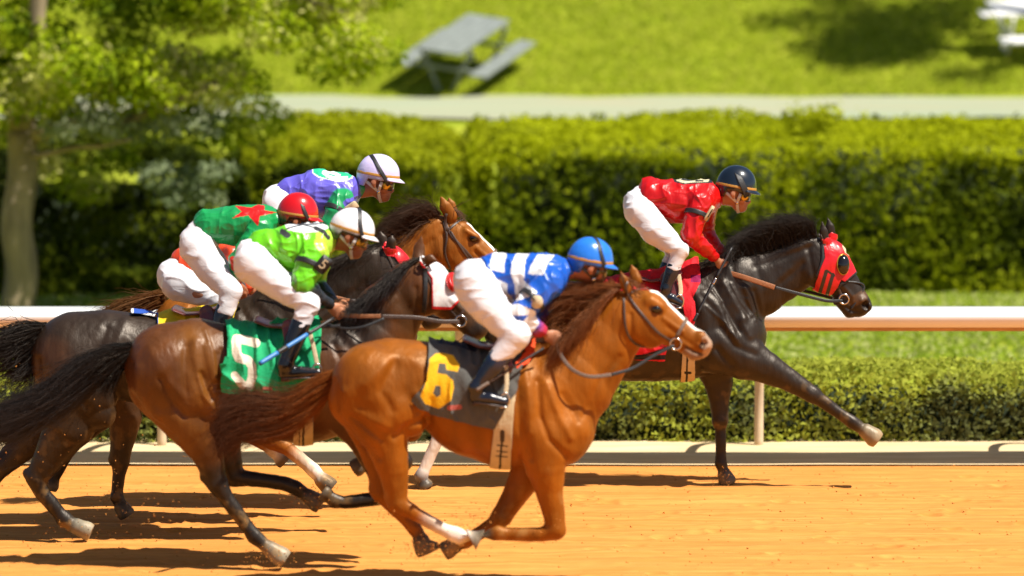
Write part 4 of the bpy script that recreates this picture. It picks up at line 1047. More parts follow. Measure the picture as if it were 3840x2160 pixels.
# --- golden chestnut with dark mane, on the rail side of the pack
d5 = 28.6
C5 = (.20, .06, .006)
H5 = make_horse(dict(d=d5, coat=C5, seed=5, at=1000,
    label="chestnut horse with white stripe and dark mane, head raised behind the pack",
    body=[([(720, 1250, 156, 0, .9), (800, 1242, 156, 0, .95), (930, 1252, 152, 0, .86), (1050, 1290, 188, 0, .75), (1160, 1292, 204, 0, .68), (1265, 1268, 200, 0, .66)], .03),
          ([(1265, 1268, 200, 0, .66), (1375, 1280, 130, 0, .85)], .06), ([(1280, 1130, 96, 0, .55), (1390, 1105, 148, 0, .58), (1500, 992, 116, 0, .48), (1612, 906, 97, 0, .46)], .06),
          ([(1640, 890, 84, 0, .5), (1712, 903, 80, 0, .62), (1808, 962, 55, 0, .6), (1882, 1035, 44, 0, .72)], .03), ([(1680, 940, 62, -.05, .5), (1702, 965, 50, -.05, .5)], .03), ([(1680, 940, 62, .05, .5), (1702, 965, 50, .05, .5)], .03), ([(1830, 1010, 24, 0, 1.2), (1862, 1055, 22, 0, 1.3)], .02),
          ([(1752, 872, 18, -.062, .8), (1782, 888, 16, -.062, .8)], .03), ([(1752, 872, 18, .062, .8), (1782, 888, 16, .062, .8)], .03)],
    legs=legs(
        [(730, 1280, 140, -.1, .8), (800, 1370, 100, -.14, .75), (870, 1430, 64, -.15, .8)],
        [(760, 1400, 100, -.13, .7), (880, 1520, 74, -.14, .7), (980, 1610, 46, -.13, .75), (1015, 1645, 38, -.12, .8)],
        [(985, 1650, 22, -.12, .7), (1025, 1655, 34, -.12, .8), (1075, 1680, 27, -.12, .85), (1150, 1740, 24, -.11, .9, (.5, .4, .3)), (1175, 1762, 28, -.11, .9, WHT), (1195, 1785, 24, -.11, .9, WHT), (1208, 1800, 30, -.11, .95, HOOF), (1232, 1820, 35, -.11, .95, HOOF)],
        [(730, 1290, 130, .1, .8), (760, 1420, 90, .14, .75), (830, 1530, 54, .13, .75), (880, 1600, 36, .12, .8)],
        [(885, 1605, 34, .12, .8), (940, 1640, 26, .12, .85), (1000, 1672, 24, .11, .9), (1020, 1686, 27, .11, .9, WHT), (1040, 1702, 24, .11, .9, WHT), (1060, 1722, 33, .11, .95, HOOF)],
        [(1300, 1350, 105, -.15, .6), (1400, 1450, 66, -.15, .75), (1480, 1530, 44, -.14, .8)], [(1482, 1535, 34, -.13, .85), (1440, 1570, 26, -.13, .85), (1390, 1600, 25, -.12, .85), (1370, 1612, 32, -.12, .95, HOOF)],
        [(1300, 1350, 100, .14, .6), (1420, 1430, 62, .14, .75), (1520, 1480, 42, .13, .8)], [(1522, 1485, 33, .12, .85), (1500, 1540, 25, .12, .85), (1480, 1590, 26, .11, .9), (1470, 1615, 32, .11, .95, HOOF)]),
    ears=[[(1692, 812, 24, -.05, .6), (1670, 775, 23, -.06, .55), (1655, 740, 6, -.06, .5)], [(1700, 806, 22, .05, .6), (1690, 770, 20, .06, .55), (1684, 745, 6, .06, .5)]],
    strokes=[([(1660, 880), (1668, 960), (1700, 1010)], -.008, 10), ([(1790, 930), (1840, 980)], .006, 9), ([(1780, 945), (1850, 1010)], -.005, 8), ([(1560, 880), (1640, 830)], .008, 13), ([(1540, 960), (1620, 900)], -.006, 12), ([(1745, 860), (1790, 890)], .007, 10), ([(1768, 905), (1785, 906)], -.007, 8), ([(700, 1150), (650, 1230)], .01, 18)],
    paint=[('line', [(1762, 894), (1788, 902)], 12, (.05, .016, .006), None), ('line', [(1768, 838), (1800, 878), (1850, 935), (1900, 1000)], 17, (.8, .76, .68), .03), ('line', [(1880, 1030), (1905, 1050)], 36, (.12, .06, .04), None)],
    eyes=[(1775, 897, .027)],
    hair=[("mane", [[(1650, 800), (1625, 780), (1590, 772), (1550, 780)], [(1590, 835), (1560, 805), (1520, 795), (1470, 815)], [(1530, 878), (1500, 845), (1460, 835), (1420, 865)], [(1480, 925), (1450, 890), (1425, 885), (1395, 915)]], [0, 0, 0, 0], 2400, (.055, .02, .009), (.04, .02, .012), dict(wid=.0016, yj=.06, wave=.03)),
          ("mane", [[(1640, 812), (1600, 830), (1560, 870)], [(1560, 865), (1520, 890), (1480, 930)], [(1490, 920), (1460, 940), (1430, 970)]], [(-.02, -.06, -.1), (-.02, -.07, -.11), (-.02, -.07, -.11)], 200, (.05, .018, .008), (.04, .016, .008), dict(wid=.0016, yj=.04, pts=6)),
          ("forelock", [[(1690, 790), (1720, 790), (1745, 815)], [(1680, 785), (1715, 800), (1735, 830)]], [(0, -.02, -.04), (0, 0, -.02)], 60, (.06, .025, .01), (.07, .03, .015), dict(wid=.003, yj=.03, pts=6)),
          ("tail", [[(598, 1092), (545, 1108), (480, 1128), (415, 1160), (350, 1200)], [(600, 1130), (545, 1160), (480, 1190), (410, 1220), (350, 1250)]], [0, 0], 1100, (.16, .062, .016), (.13, .06, .02), dict(wid=.003, yj=.06)),
          ("tail", [[(625, 1090), (570, 1102), (510, 1125)], [(620, 1150), (565, 1165), (510, 1180)]], [0, 0], 200, (.16, .062, .016), (.16, .062, .016), dict(wid=.003, yj=.05, pts=5))]))

# --- brown horse almost hidden in the middle
d6 = 27.72
H6 = make_horse(dict(d=d6, dark=1, coat=(.05, .022, .009), seed=6, at=700,
    label="brown horse almost hidden mid-pack, one dark hind leg planted on the sand",
    body=[([(345, 1375, 160, 0, .9), (430, 1352, 158, 0, .95), (580, 1362, 152, 0, .86), (700, 1400, 180, 0, .75), (820, 1400, 192, 0, .68), (930, 1370, 190, 0, .66)], .03),
          ([(930, 1370, 190, 0, .66), (1040, 1380, 130, 0, .85)], .06), ([(950, 1260, 92, 0, .55), (1060, 1240, 138, 0, .58), (1190, 1175, 108, 0, .48), (1310, 1120, 90, 0, .46)], .06),
          ([(1320, 1110, 80, 0, .5), (1385, 1120, 74, 0, .62), (1470, 1200, 48, 0, .6), (1525, 1262, 40, 0, .72)], .03), ([(1370, 1150, 52, -.04, .5), (1390, 1170, 44, -.04, .5)], .03), ([(1370, 1150, 52, .04, .5), (1390, 1170, 44, .04, .5)], .03)],
    legs=legs(
        [(360, 1400, 140, -.1, .8), (410, 1470, 100, -.14, .75), (470, 1510, 62, -.14, .8)],
        [(420, 1440, 100, -.13, .7), (468, 1560, 66, -.14, .7), (458, 1660, 46, -.13, .75, LB), (448, 1720, 38, -.12, .8, LB)],
        [(425, 1725, 20, -.12, .7, LB), (450, 1735, 33, -.12, .8, LB), (446, 1780, 25, -.12, .85, LB), (440, 1840, 23, -.11, .9, LB), (440, 1862, 27, -.11, .9, LB), (452, 1890, 23, -.11, .9, LB), (458, 1902, 29, -.11, .95, HOOF), (470, 1922, 34, -.11, .95, HOOF)],
        [(350, 1410, 130, .1, .8), (360, 1540, 80, .14, .75), (280, 1640, 46, .13, .75, LB)], [(280, 1645, 34, .12, .8, LB), (240, 1720, 25, .12, .85, LB), (200, 1790, 24, .11, .9, LB), (190, 1820, 32, .11, .95, HOOF)],
        [(970, 1440, 95, -.15, .6), (1030, 1530, 60, -.15, .75), (1080, 1590, 40, -.14, .8, LB)], [(1080, 1595, 32, -.13, .85, LB), (1030, 1605, 25, -.13, .85, LB), (960, 1600, 30, -.12, .95, HOOF)],
        [(970, 1440, 90, .14, .6), (1050, 1520, 58, .14, .75), (1110, 1570, 38, .13, .8, LB)], [(1110, 1575, 31, .12, .85, LB), (1050, 1590, 25, .12, .85, LB), (985, 1588, 30, .11, .95, HOOF)]),
    ears=[[(1390, 1050, 16, -.05, .6), (1392, 1018, 15, -.05, .5), (1394, 998, 5, -.05, .5)], [(1370, 1045, 16, .05, .6), (1370, 1015, 15, .05, .5), (1370, 995, 5, .05, .5)]],
    hair=[("mane", [[(1380, 1040), (1340, 1050), (1300, 1070)], [(1200, 1080), (1160, 1090), (1120, 1110)], [(1060, 1130), (1030, 1140), (1000, 1160)]], [0, 0, 0], 160, BLK, BLK, dict(wid=.003, yj=.05, pts=5)),
          ("tail", [[(200, 1320), (140, 1360), (90, 1420)], [(205, 1350), (150, 1420), (110, 1490)]], [0, 0], 160, BLK, BLK, dict(wid=.003, yj=.05, pts=6))]))

# ------------------------------------------------------------------ riders
SKIN, SKIN2 = (.40, .165, .085), (.33, .12, .06)
def frame3(tilt, yaw):
    a, b = math.radians(tilt), math.radians(yaw)
    Rz = np.array([[math.cos(b), -math.sin(b), 0], [math.sin(b), math.cos(b), 0], [0, 0, 1]])
    Ry = np.array([[math.cos(a), 0, math.sin(a)], [0, 1, 0], [-math.sin(a), 0, math.cos(a)]])
    return Ry @ Rz

def hand_chains(b, w, c, side, d, skin):
    """a fist closed on the reins: palm, four curled fingers of different lengths, thumb along the top"""
    W, C = P(w[0], w[1], d + w[2]), P(c[0], c[1], d + c[2])
    f = C - W; f /= np.linalg.norm(f)
    lat = np.array([0, side, 0.0]); u = np.cross(f, lat) * -side; u /= np.linalg.norm(u)
    if u[2] < 0: u = -u
    b.chain3([(W, .026, .8, skin), (W + f * .035, .027, .75, skin)], .012)
    b.chain3([(C - f * .03 + u * .012, .027, .62, skin), (C + f * .012 + u * .012, .026, .62, skin)], .014)
    b.chain3([(C - f * .03 - u * .014, .025, .62, skin), (C + f * .008 - u * .016, .024, .62, skin)], .014)
    for i, (o, ln) in enumerate(((.031, .030), (.011, .036), (-.009, .033), (-.027, .025))):
        k = C + f * .026 + u * o + lat * .008
        m = k + f * (.016 + ln * .4) - lat * .012 - u * .004
        t = m - lat * .022 - f * .012 - u * .004
        e = t - f * .026 - lat * .002
        b.chain3([(k, .0105, 1, skin), (m, .0098, 1, skin), (t, .009, 1, skin), (e, .0082, 1, skin)], .005)
    a = C - f * .025 + u * .034 - lat * .006
    b.chain3([(a, .013, 1, skin), (C + f * .008 + u * .046 - lat * .008, .0115, 1, skin), (C + f * .036 + u * .044 - lat * .014, .009, 1, skin)], .008)

def rider(r):
    d = r["d"]; s_ = d / F
    hp, wa, mi, ch = r["hip"], r["waist"], r["mid"], r["chest"]
    base = np.array([P(hp[0], 0, d)[0], d, P(hp[0], r["seat_y"], d)[2]])
    hc, ha, tilt, yaw = r["head"]
    R = frame3(tilt, yaw); a = ha * s_; HCn = P(hc[0], hc[1], d + r.get("head_off", 0))
    W = lambda x, y, z: HCn + R @ (np.array([x, y, z]) * a)
    sk = r.get("skin", SKIN)
    # body: one continuous figure
    b = Solid(d, sk)
    b.chain3([(W(-.05, 0, -.05), .80 * a, .84, sk)], .02)
    b.chain3([(W(.18, 0, -.42), .60 * a, .86, sk), (W(.34, 0, -.86), .40 * a, .9, sk)], .03)
    b.chain3([(W(.40, 0, -1.02), .22 * a, 1.1, sk), (W(.52, 0, -1.04), .17 * a, 1.0, sk)], .02)
    b.chain3([(W(.66, 0, -.34), .12 * a, 1, sk), (W(.78, 0, -.62), .105 * a, 1.1, sk), (W(.74, 0, -.69), .085 * a, 1.5, sk)], .012)
    b.chain3([(W(.60, -.3, -.22), .10 * a, 1.2, sk), (W(.60, .3, -.22), .10 * a, 1.2, sk)], .02)
    b.chain3([(W(.62, -.08, -.83), .085 * a, 1.6, SKIN2), (W(.62, .08, -.83), .085 * a, 1.6, SKIN2)], .008)
    b.chain3([(W(.60, 0, -.925), .075 * a, 2.0, SKIN2)], .008)
    for sd in (-1, 1):
        b.chain3([(W(.36, sd * .42, -.58), .2 * a, .7, sk)], .02)
        b.chain3([(W(-.14, sd * .82, -.20), .13 * a, .5, sk), (W(-.18, sd * .84, -.36), .14 * a, .45, sk), (W(-.11, sd * .78, -.52), .09 * a, .6, sk)], .006)
    nk = P(r["neck"][0], r["neck"][1], d)
    b.chain3([(W(-.02, 0, -.55), .44 * a, .95, sk), (nk, .056, 1.0, sk), (P(ch[0], ch[1], d), .07, 1.2, sk)], .03)
    b.chain([(ch[0], ch[1], ch[2] * .78, 0, 1.3), (mi[0], mi[1], mi[2] * .74, 0, 1.15), (wa[0], wa[1], wa[2] * .8, 0, 1.15), (hp[0], hp[1], hp[2] * .85, 0, 1.2)], .03)
    for side, A in ((-1, r["arm_n"]), (1, r["arm_f"])):
        sh, el, wr, hd = A
        b.chain([(sh[0], sh[1], sh[3] * .75, sh[2]), (el[0], el[1], el[3] * .72, el[2]), (wr[0], wr[1], .026 / s_, wr[2])], .02)
        hand_chains(b, (wr[0], wr[1], wr[2]), (hd[0], hd[1], hd[2]), side, d, r.get("hand_skin", sk))
    for side, Lg in ((-1, r["leg_n"]), (1, r["leg_f"])):
        th, kn, an, he, to = Lg
        b.chain([(th[0], th[1], th[3] * .8, th[2]), (kn[0], kn[1], kn[3] * .8, kn[2]), (an[0], an[1], an[3] * .7, an[2])], .02)
        b.chain([(an[0], an[1], an[3] * .6, an[2]), (he[0], he[1] - 4, he[3] * .6, he[2]), (to[0] - 10, to[1] - 1, to[3] * .5, to[2])], .01)
    b.build(.0062, 1)
    ob = mesh_obj("person", b.V, b.F, M["skin"], None, tuple(base), col=b.colors(.004))
    tag(ob, r["label"], "person", "jockeys in the race")
    # racing jacket
    jc = r["silk"]
    j = Solid(d, jc)
    j.chain([(wa[0], wa[1], wa[2], 0, r.get("ws", 1.2)), (mi[0], mi[1], mi[2], 0, 1.2), (ch[0], ch[1], ch[2], 0, 1.45)], .03)
    if "hem" in r: j.chain([(r["hem"][0], r["hem"][1], r["hem"][2], 0, 1.25), (wa[0], wa[1], wa[2], 0, 1.2)], .03)
    cc = r.get("collar", jc)
    j.chain([(ch[0], ch[1], ch[2] * .62, 0, 1.1, jc), (r["collar_at"][0], r["collar_at"][1], .062 / s_, 0, 1.05, cc)], .03)
    for side, A in ((-1, r["arm_n"]), (1, r["arm_f"])):
        sh, el, wr, hd = A
        nodes = [(sh[0], sh[1], sh[3], sh[2], .95, r.get("sleeve", jc)), ((sh[0] + el[0]) / 2 + r.get("puff", 0), (sh[1] + el[1]) / 2, (sh[3] + el[3]) * .52, (sh[2] + el[2]) / 2 - .01 * -side, .95, r.get("sleeve", jc)), (el[0], el[1], el[3], el[2], .95, r.get("sleeve", jc))]
        j.chain(nodes, .025)
        j.chain([(el[0], el[1], el[3] * .98, el[2], .95, r.get("fore", r.get("sleeve", jc))), ((el[0] + wr[0]) / 2, (el[1] + wr[1]) / 2, (el[3] + wr[3]) * .54, (el[2] + wr[2]) / 2, .95, r.get("fore", r.get("sleeve", jc))), (wr[0], wr[1], wr[3], wr[2], .95, r.get("cuff", jc))], .02)
    j.build(.0066, 1)
    # folds of thin wind-pressed cloth
    Vn = j.V
    wv = Vn + .05 * np.stack([vnoise(Vn * 7, 3), vnoise(Vn * 7, 4), vnoise(Vn * 7, 5)], 1)
    f1 = 1 - np.abs(vnoise(wv * np.array([17, 6, 7]), r["seed"]))
    f2 = 1 - np.abs(vnoise(wv * np.array([9, 20, 24]) + 40, r["seed"] + 2))
    amp = r.get("fold", .007) * 1.35
    j.V = Vn + j.N * (amp * (f1 ** 3 - .35) + amp * .6 * (f2 ** 4 - .2))[:, None]
    j.V = relax(j.V, j.F, 1, .35)
    j.N = vnormals(j.V, j.F)
    j.strokes(r.get("jstrokes", []))
    C_ = j.colors(.004)
    q = proj(j.V)
    for kind, pts, rad, col, cond in r.get("paint", []):
        mk = inpoly(q, pts) if kind == 'poly' else dist_line(q, pts) < rad
        if cond == 'near': mk = mk & (j.V[:, 1] < d + .12)
        if cond == 'up': mk = mk & (j.N[:, 2] > .1)
        C_[mk] = col
    mesh_obj("jacket", j.V, j.F, M["silk"], ob, base, col=C_)
    # breeches
    t = Solid(d)
    t.chain([(hp[0], hp[1], hp[2], 0, 1.3), (wa[0] - 4, wa[1] + 4, wa[2] * .93, 0, 1.2)], .03)
    for Lg, md in ((r["leg_n"], r["thigh_n"]), (r["leg_f"], r.get("thigh_f"))):
        th, kn, an, he, to = Lg
        md = md or ((th[0] + kn[0]) / 2, (th[1] + kn[1]) / 2, (th[2] + kn[2]) / 2, (th[3] + kn[3]) / 2)
        t.chain([(th[0], th[1], th[3], th[2], 1.0), (md[0], md[1], md[3] * .96, md[2], .88), (kn[0], kn[1], kn[3] * .96, kn[2], .9)], .022)
        bx, by = kn[0] + (an[0] - kn[0]) * .45, kn[1] + (an[1] - kn[1]) * .45
        t.chain([(kn[0], kn[1], kn[3] * .97, kn[2], .9), (bx, by, (kn[3] * .6 + an[3] * .4) * .92, (kn[2] + an[2]) / 2, .85)], .02)
    t.build(.0072, 1)
    wv = t.V + .05 * np.stack([vnoise(t.V * 6, 13), vnoise(t.V * 6, 14), vnoise(t.V * 6, 15)], 1)
    g = 1 - np.abs(vnoise(wv * np.array([6, 9, 21]), r["seed"] + 5))
    t.V = t.V + t.N * (.0085 * (g ** 3 - .3))[:, None]
    t.V = relax(t.V, t.F, 1, .4)
    t.N = vnormals(t.V, t.F)
    mesh_obj("breeches", t.V, t.F, M["nylon"], ob, base)
    # boots
    for Lg, near in ((r["leg_n"], 1), (r["leg_f"], 0)):
        th, kn, an, he, to = Lg
        o = Solid(d, r.get("boot", (.010, .012, .02)))
        tx, ty = kn[0] + (an[0] - kn[0]) * r.get("boot_top", .38), kn[1] + (an[1] - kn[1]) * r.get("boot_top", .38)
        tr = kn[3] * .62 + an[3] * .38
        cc = r.get("boot_cuff", r.get("boot", (.010, .012, .02)))
        o.chain([(tx, ty, tr, kn[2] * .7 + an[2] * .3, .85, cc), (kn[0] * .4 + an[0] * .6, kn[1] * .4 + an[1] * .6, tr * .72 + an[3] * .36, (kn[2] + an[2]) / 2, .85), (an[0], an[1], an[3], an[2], .85)], .015)
        o.chain([(he[0], he[1] - he[3] * .3, he[3], he[2], .8), (an[0] + 4, an[1], an[3] * 1.08, an[2], .85)], .02)
        o.chain([(he[0], he[1], he[3], he[2], .8), ((he[0] + to[0]) / 2, (he[1] + to[1]) / 2 - 5, to[3] * 1.3, (he[2] + to[2]) / 2, .95), (to[0], to[1], to[3], to[2], .95)], .02)
        o.build(.0055, 1)
        bo = mesh_obj("boot", o.V, o.F, M["boot"], ob, base, col=o.colors(.004))
        dy = to[3] * .95
        V, f = join_geo([box_geo(P((he[0] + to[0]) / 2, (he[1] + to[1]) / 2 + dy, d + to[2]), (abs(to[0] - he[0]) * s_ * 1.15, .062, .008),
                                 frame3(math.degrees(math.atan2(to[1] - he[1], to[0] - he[0])), 0)), box_geo(P(he[0] + 3, he[1] + dy + 5, d + he[2]), (.05, .055, .018))])
        mesh_obj("sole", V, f, M["leather"], bo, base, smooth=False)
    # helmet with silk cover
    hm = r["cap"]
    nth, nph = 40, 14
    rows = [(1.0, -.30, .93), (1.02, -.16, .97), (1.03, 0, 1.0)] + [(math.cos(p) ** .92 * 1.03, math.sin(p) * r.get("dome", 1.02), 1.0) for p in np.linspace(.12, math.pi / 2 - .02, nph)]
    V = []
    for rr_, z, _ in rows:
        for k in range(nth):
            an_ = 2 * math.pi * k / nth
            x, y = rr_ * math.cos(an_), rr_ * .86 * math.sin(an_)
            zz = z
            if z < 0: zz = z * (1.9 if x < -.5 else (.55 if x < .15 else max(.25, .75 - x * .5))); x *= (1.0 if x > 0 else .97)
            V.append(W(x - .03, y, zz))
    V.append(W(-.03, 0, rows[-1][1] + .01))
    V = np.array(V); nr = len(rows)
    I, J = np.meshgrid(np.arange(nr - 1), np.arange(nth), indexing='ij')
    fq = np.stack([I * nth + J, I * nth + (J + 1) % nth, (I + 1) * nth + (J + 1) % nth, (I + 1) * nth + J], -1).reshape(-1, 4)
    ft = np.stack([(nr - 1) * nth + np.arange(nth), (nr - 1) * nth + (np.arange(nth) + 1) % nth, np.full(nth, len(V) - 1)], 1)
    if not r.get("glossy"): V[3 * nth:] += (V[3 * nth:] - HCn) * (.012 * fbm(V[3 * nth:] * 38, 2, r["seed"]))[:, None]
    Ch = np.tile(np.array(hm, float), (len(V), 1)); Ch[:2 * nth] = r.get("liner", hm)
    ho = thick(mesh_obj("helmet", V, [fq, ft], M["shell"] if r.get("glossy") else M["helmet"], ob, base, col=Ch), .006)
    # peak
    pv, n1, n2 = [], 17, 5
    for i in range(n2):
        for k in range(n1):
            an_ = math.radians(-66 + 132 * k / (n1 - 1)); t_ = i / (n2 - 1)
            ex = .27 * t_ * math.cos(an_) ** .7
            pv.append(W((1.02 + ex) * math.cos(an_) - .03 + ex * .25, (1.02 + ex * .6) * .86 * math.sin(an_), -.02 - .11 * t_ - .07 * t_ * t_ + .03 * abs(math.sin(an_))))
    I, J = np.meshgrid(np.arange(n2 - 1), np.arange(n1 - 1), indexing='ij')
    pf = np.stack([I * n1 + J, (I + 1) * n1 + J, (I + 1) * n1 + J + 1, I * n1 + J + 1], -1).reshape(-1, 4)
    thick(mesh_obj("peak", np.array(pv), pf, M["shell"] if r.get("glossy") else M["helmet"], ho, base, col=np.tile(np.array(r.get("peak", hm), float), (len(pv), 1))), .005)
    def hoop(name, pts, wd, mt, par, th=.004, closed=False):
        pts = np.array(pts); cen = HCn + R @ np.array([0, 0, -.1 * a])
        N = pts - cen; N /= np.linalg.norm(N, axis=1, keepdims=True)
        V, f = tube_geo(pts, 0, flat=(N, wd * a, th), closed=closed)
        return mesh_obj(name, V, f, mt, par, base)
    ang = np.linspace(0, 2 * np.pi, 60, endpoint=False)
    hoop("band", [W(1.045 * math.cos(t) - .03, 1.045 * .86 * math.sin(t), .06) for t in ang], .14, M["gold"], ho, .004, True)
    # goggles: strap over the cap, frame, lens, brass studs
    g = []
    A0, A1 = np.array([.55, -.66, -.34]), np.array(r.get("strap_top", (-.30, 0, 1.0)))
    for t in np.linspace(-1, 1, 41):
        vdir = A0 * np.array([1, math.copysign(1, -t) if t else 1, 1]); w_ = abs(t) ** 1.15
        q_ = vdir * w_ + A1 * (1 - w_) + np.array([-.12, -.95 * math.copysign(1, -t) * -1 if False else 0, .45]) * math.sin(w_ * math.pi) * .35
        q_[1] += -math.copysign(1, t) * 0 + (.55 * math.sin(w_ * math.pi)) * (-1 if t < 0 else 1) * (1 if True else 0)
        if t < 0: q_[1] = -abs(q_[1])
        else: q_[1] = abs(q_[1])
        L_ = math.sqrt((q_[0] / 1.08) ** 2 + (q_[1] / .93) ** 2 + (q_[2] / (1.08 if q_[2] > 0 else 1.0)) ** 2)
        q_ = q_ / max(L_, .2) * (1.0 if q_[2] > -.15 else 1.0)
        g.append(W(*q_))
    hoop("goggle_strap", g, r.get("strap_w", .19), M["black"], ho, .003)
    gl = []
    for z, k_ in ((-.20, .98), (-.27, 1.06), (-.40, 1.09), (-.53, 1.05), (-.60, .96)):
        for t in np.linspace(-74, 74, 15):
            an_ = math.radians(t); gl.append(W(.08 + .72 * k_ * math.cos(an_), .60 * k_ * math.sin(an_), z - .03 * math.cos(an_)))
    I, J = np.meshgrid(np.arange(4), np.arange(14), indexing='ij')
    gf = np.stack([I * 15 + J, I * 15 + J + 1, (I + 1) * 15 + J + 1, (I + 1) * 15 + J], -1).reshape(-1, 4)
    go = thick(mesh_obj("goggles", np.array(gl), gf, M["lens"], ob, base), .004)
    rim = [gl[i] for i in range(15)] + [gl[15 * k + 14] for k in (1, 2, 3)] + [gl[60 + i] for i in range(14, -1, -1)] + [gl[15 * k] for k in (3, 2, 1)]
    V, f = tube_geo(np.array(rim), .0045, 6, closed=True)
    mesh_obj("goggle_frame", V, f, M["black"], go, base)
    if r.get("stud", True):
        for sd in (-1, 1):
            c = W(.46, sd * .63, -.40); n_ = R @ np.array([.35, sd * 1.0, 0]); n_ /= np.linalg.norm(n_)
            V, f = tube_geo([c - n_ * .004, c + n_ * .008, c + n_ * .010], [.22 * a, .20 * a, .1 * a], 16)
            mesh_obj("stud", V, f, M["brass"], go, base)
    # chin harness
    hs = M["whitestrap"] if r.get("white_strap", True) else M["black"]
    gs = []
    for sd in (-1, 1):
        for p0 in (W(-.62, sd * .66, -.30), W(.22, sd * .74, -.25)):
            pts = spline([p0, (p0 + W(.12, sd * .62, -.72)) / 2 + R @ np.array([0, sd * .12 * a, 0]), W(.12, sd * .60, -.74)], 10)
            N = pts - W(0, 0, -.5); N /= np.linalg.norm(N, axis=1, keepdims=True); gs.append(tube_geo(pts, 0, flat=(N, .15 * a, .004)))
        pts = spline([W(.12, sd * .60, -.72), W(.20, sd * .46, -1.02), W(.30, sd * .2, -1.25), W(.32, 0, -1.28)], 14)
        N = pts - W(.1, 0, -.7); N /= np.linalg.norm(N, axis=1, keepdims=True); gs.append(tube_geo(pts, 0, flat=(N, .15 * a, .004)))
    V, f = join_geo(gs)
    co = mesh_obj("chin_strap", V, f, hs, ob, base)
    for sd in (-1, 1):
        V, f = box_geo(W(.13, sd * .64, -.76), (.02, .008, .026), R)
        mesh_obj("buckle", V, f, M["steel"], co, base, smooth=False)
    r.update(ob=ob, base=base, j=j, W=W)
    return r

def arm_band(r, t, label_text=None, plate=None, num=None):
    """elastic band round the near upper arm with the number plate it carries"""
    d = r["d"]; sh, el = r["arm_n"][0], r["arm_n"][1]
    A, B = P(sh[0], sh[1], d + sh[2]), P(el[0], el[1], d + el[2])
    c = A + (B - A) * t; ax = (B - A) / np.linalg.norm(B - A)
    rad = (sh[3] + (el[3] - sh[3]) * t) * d / F * 1.13 + .004
    u = np.cross(ax, [0, 1.0, 0]); u /= np.linalg.norm(u); v = np.cross(ax, u)
    an = np.linspace(0, 2 * np.pi, 30, endpoint=False)
    pts = np.array([c + rad * (math.cos(q) * u + math.sin(q) * v) for q in an]); N = pts - c; N /= np.linalg.norm(N, axis=1, keepdims=True)
    V, f = tube_geo(pts, 0, flat=(N, .036, .003), closed=True)
    ob = mesh_obj("arm_band", V, f, M["black"], r["ob"], r["base"])
    return ob

def plate(par, base, c, w, h, rot, mt, name="number_plate", round_=False, text=None, tmat=None, th=.008):
    """small plate facing local -Y, rot = 3x3"""
    n = 24
    if round_: pts = [(w / 2 * math.cos(t), h / 2 * math.sin(t)) for t in np.linspace(0, 2 * np.pi, n, endpoint=False)]
    else:
        pts = []
        for i in range(n):
            t = 2 * np.pi * i / n; cx, sx = math.cos(t), math.sin(t)
            pts.append((w / 2 * math.copysign(abs(cx) ** .35, cx), h / 2 * math.copysign(abs(sx) ** .35, sx)))
    V = np.array([[x, -th / 2, z] for x, z in pts] + [[x, th / 2, z] for x, z in pts] + [[0, -th / 2, 0], [0, th / 2, 0]])
    i = np.arange(n); j = (i + 1) % n
    ob = mesh_obj(name, V @ rot.T + c, [np.stack([i, j, n + j, n + i], 1), np.vstack([np.stack([np.full(n, 2 * n), j, i], 1), np.stack([np.full(n, 2 * n + 1), n + i, n + j], 1)])], mt, par, base, smooth=False)
    if text:
        glyph(text, h * .8, c + rot @ np.array([0, -th / 2 - .0015, 0]), rot, tmat, ob, base)
    return ob

def glyph(text, size, c, rot, mt, par, base, name="number"):
    cu = bpy.data.curves.new("glyph", 'FONT'); cu.body = text; cu.size = size; cu.align_x = 'CENTER'; cu.align_y = 'CENTER'; cu.extrude = .0008; cu.offset = size * .012
    tmp = bpy.data.objects.new("glyph", cu); COL.objects.link(tmp)
    me = bpy.data.meshes.new_from_object(tmp.evaluated_get(bpy.context.evaluated_depsgraph_get()))
    V = np.array([v.co[:] for v in me.vertices]); fs = [tuple(p.vertices) for p in me.polygons]
    bpy.data.objects.remove(tmp); bpy.data.meshes.remove(me)
    V = np.stack([V[:, 0], -V[:, 2], V[:, 1]], 1)
    return mesh_obj(name, V @ rot.T + c, fs, mt, par, base, smooth=False)

def rp(x0, y0, k, pts): return [(x0 + x / k, y0 + y / k) for x, y in pts]

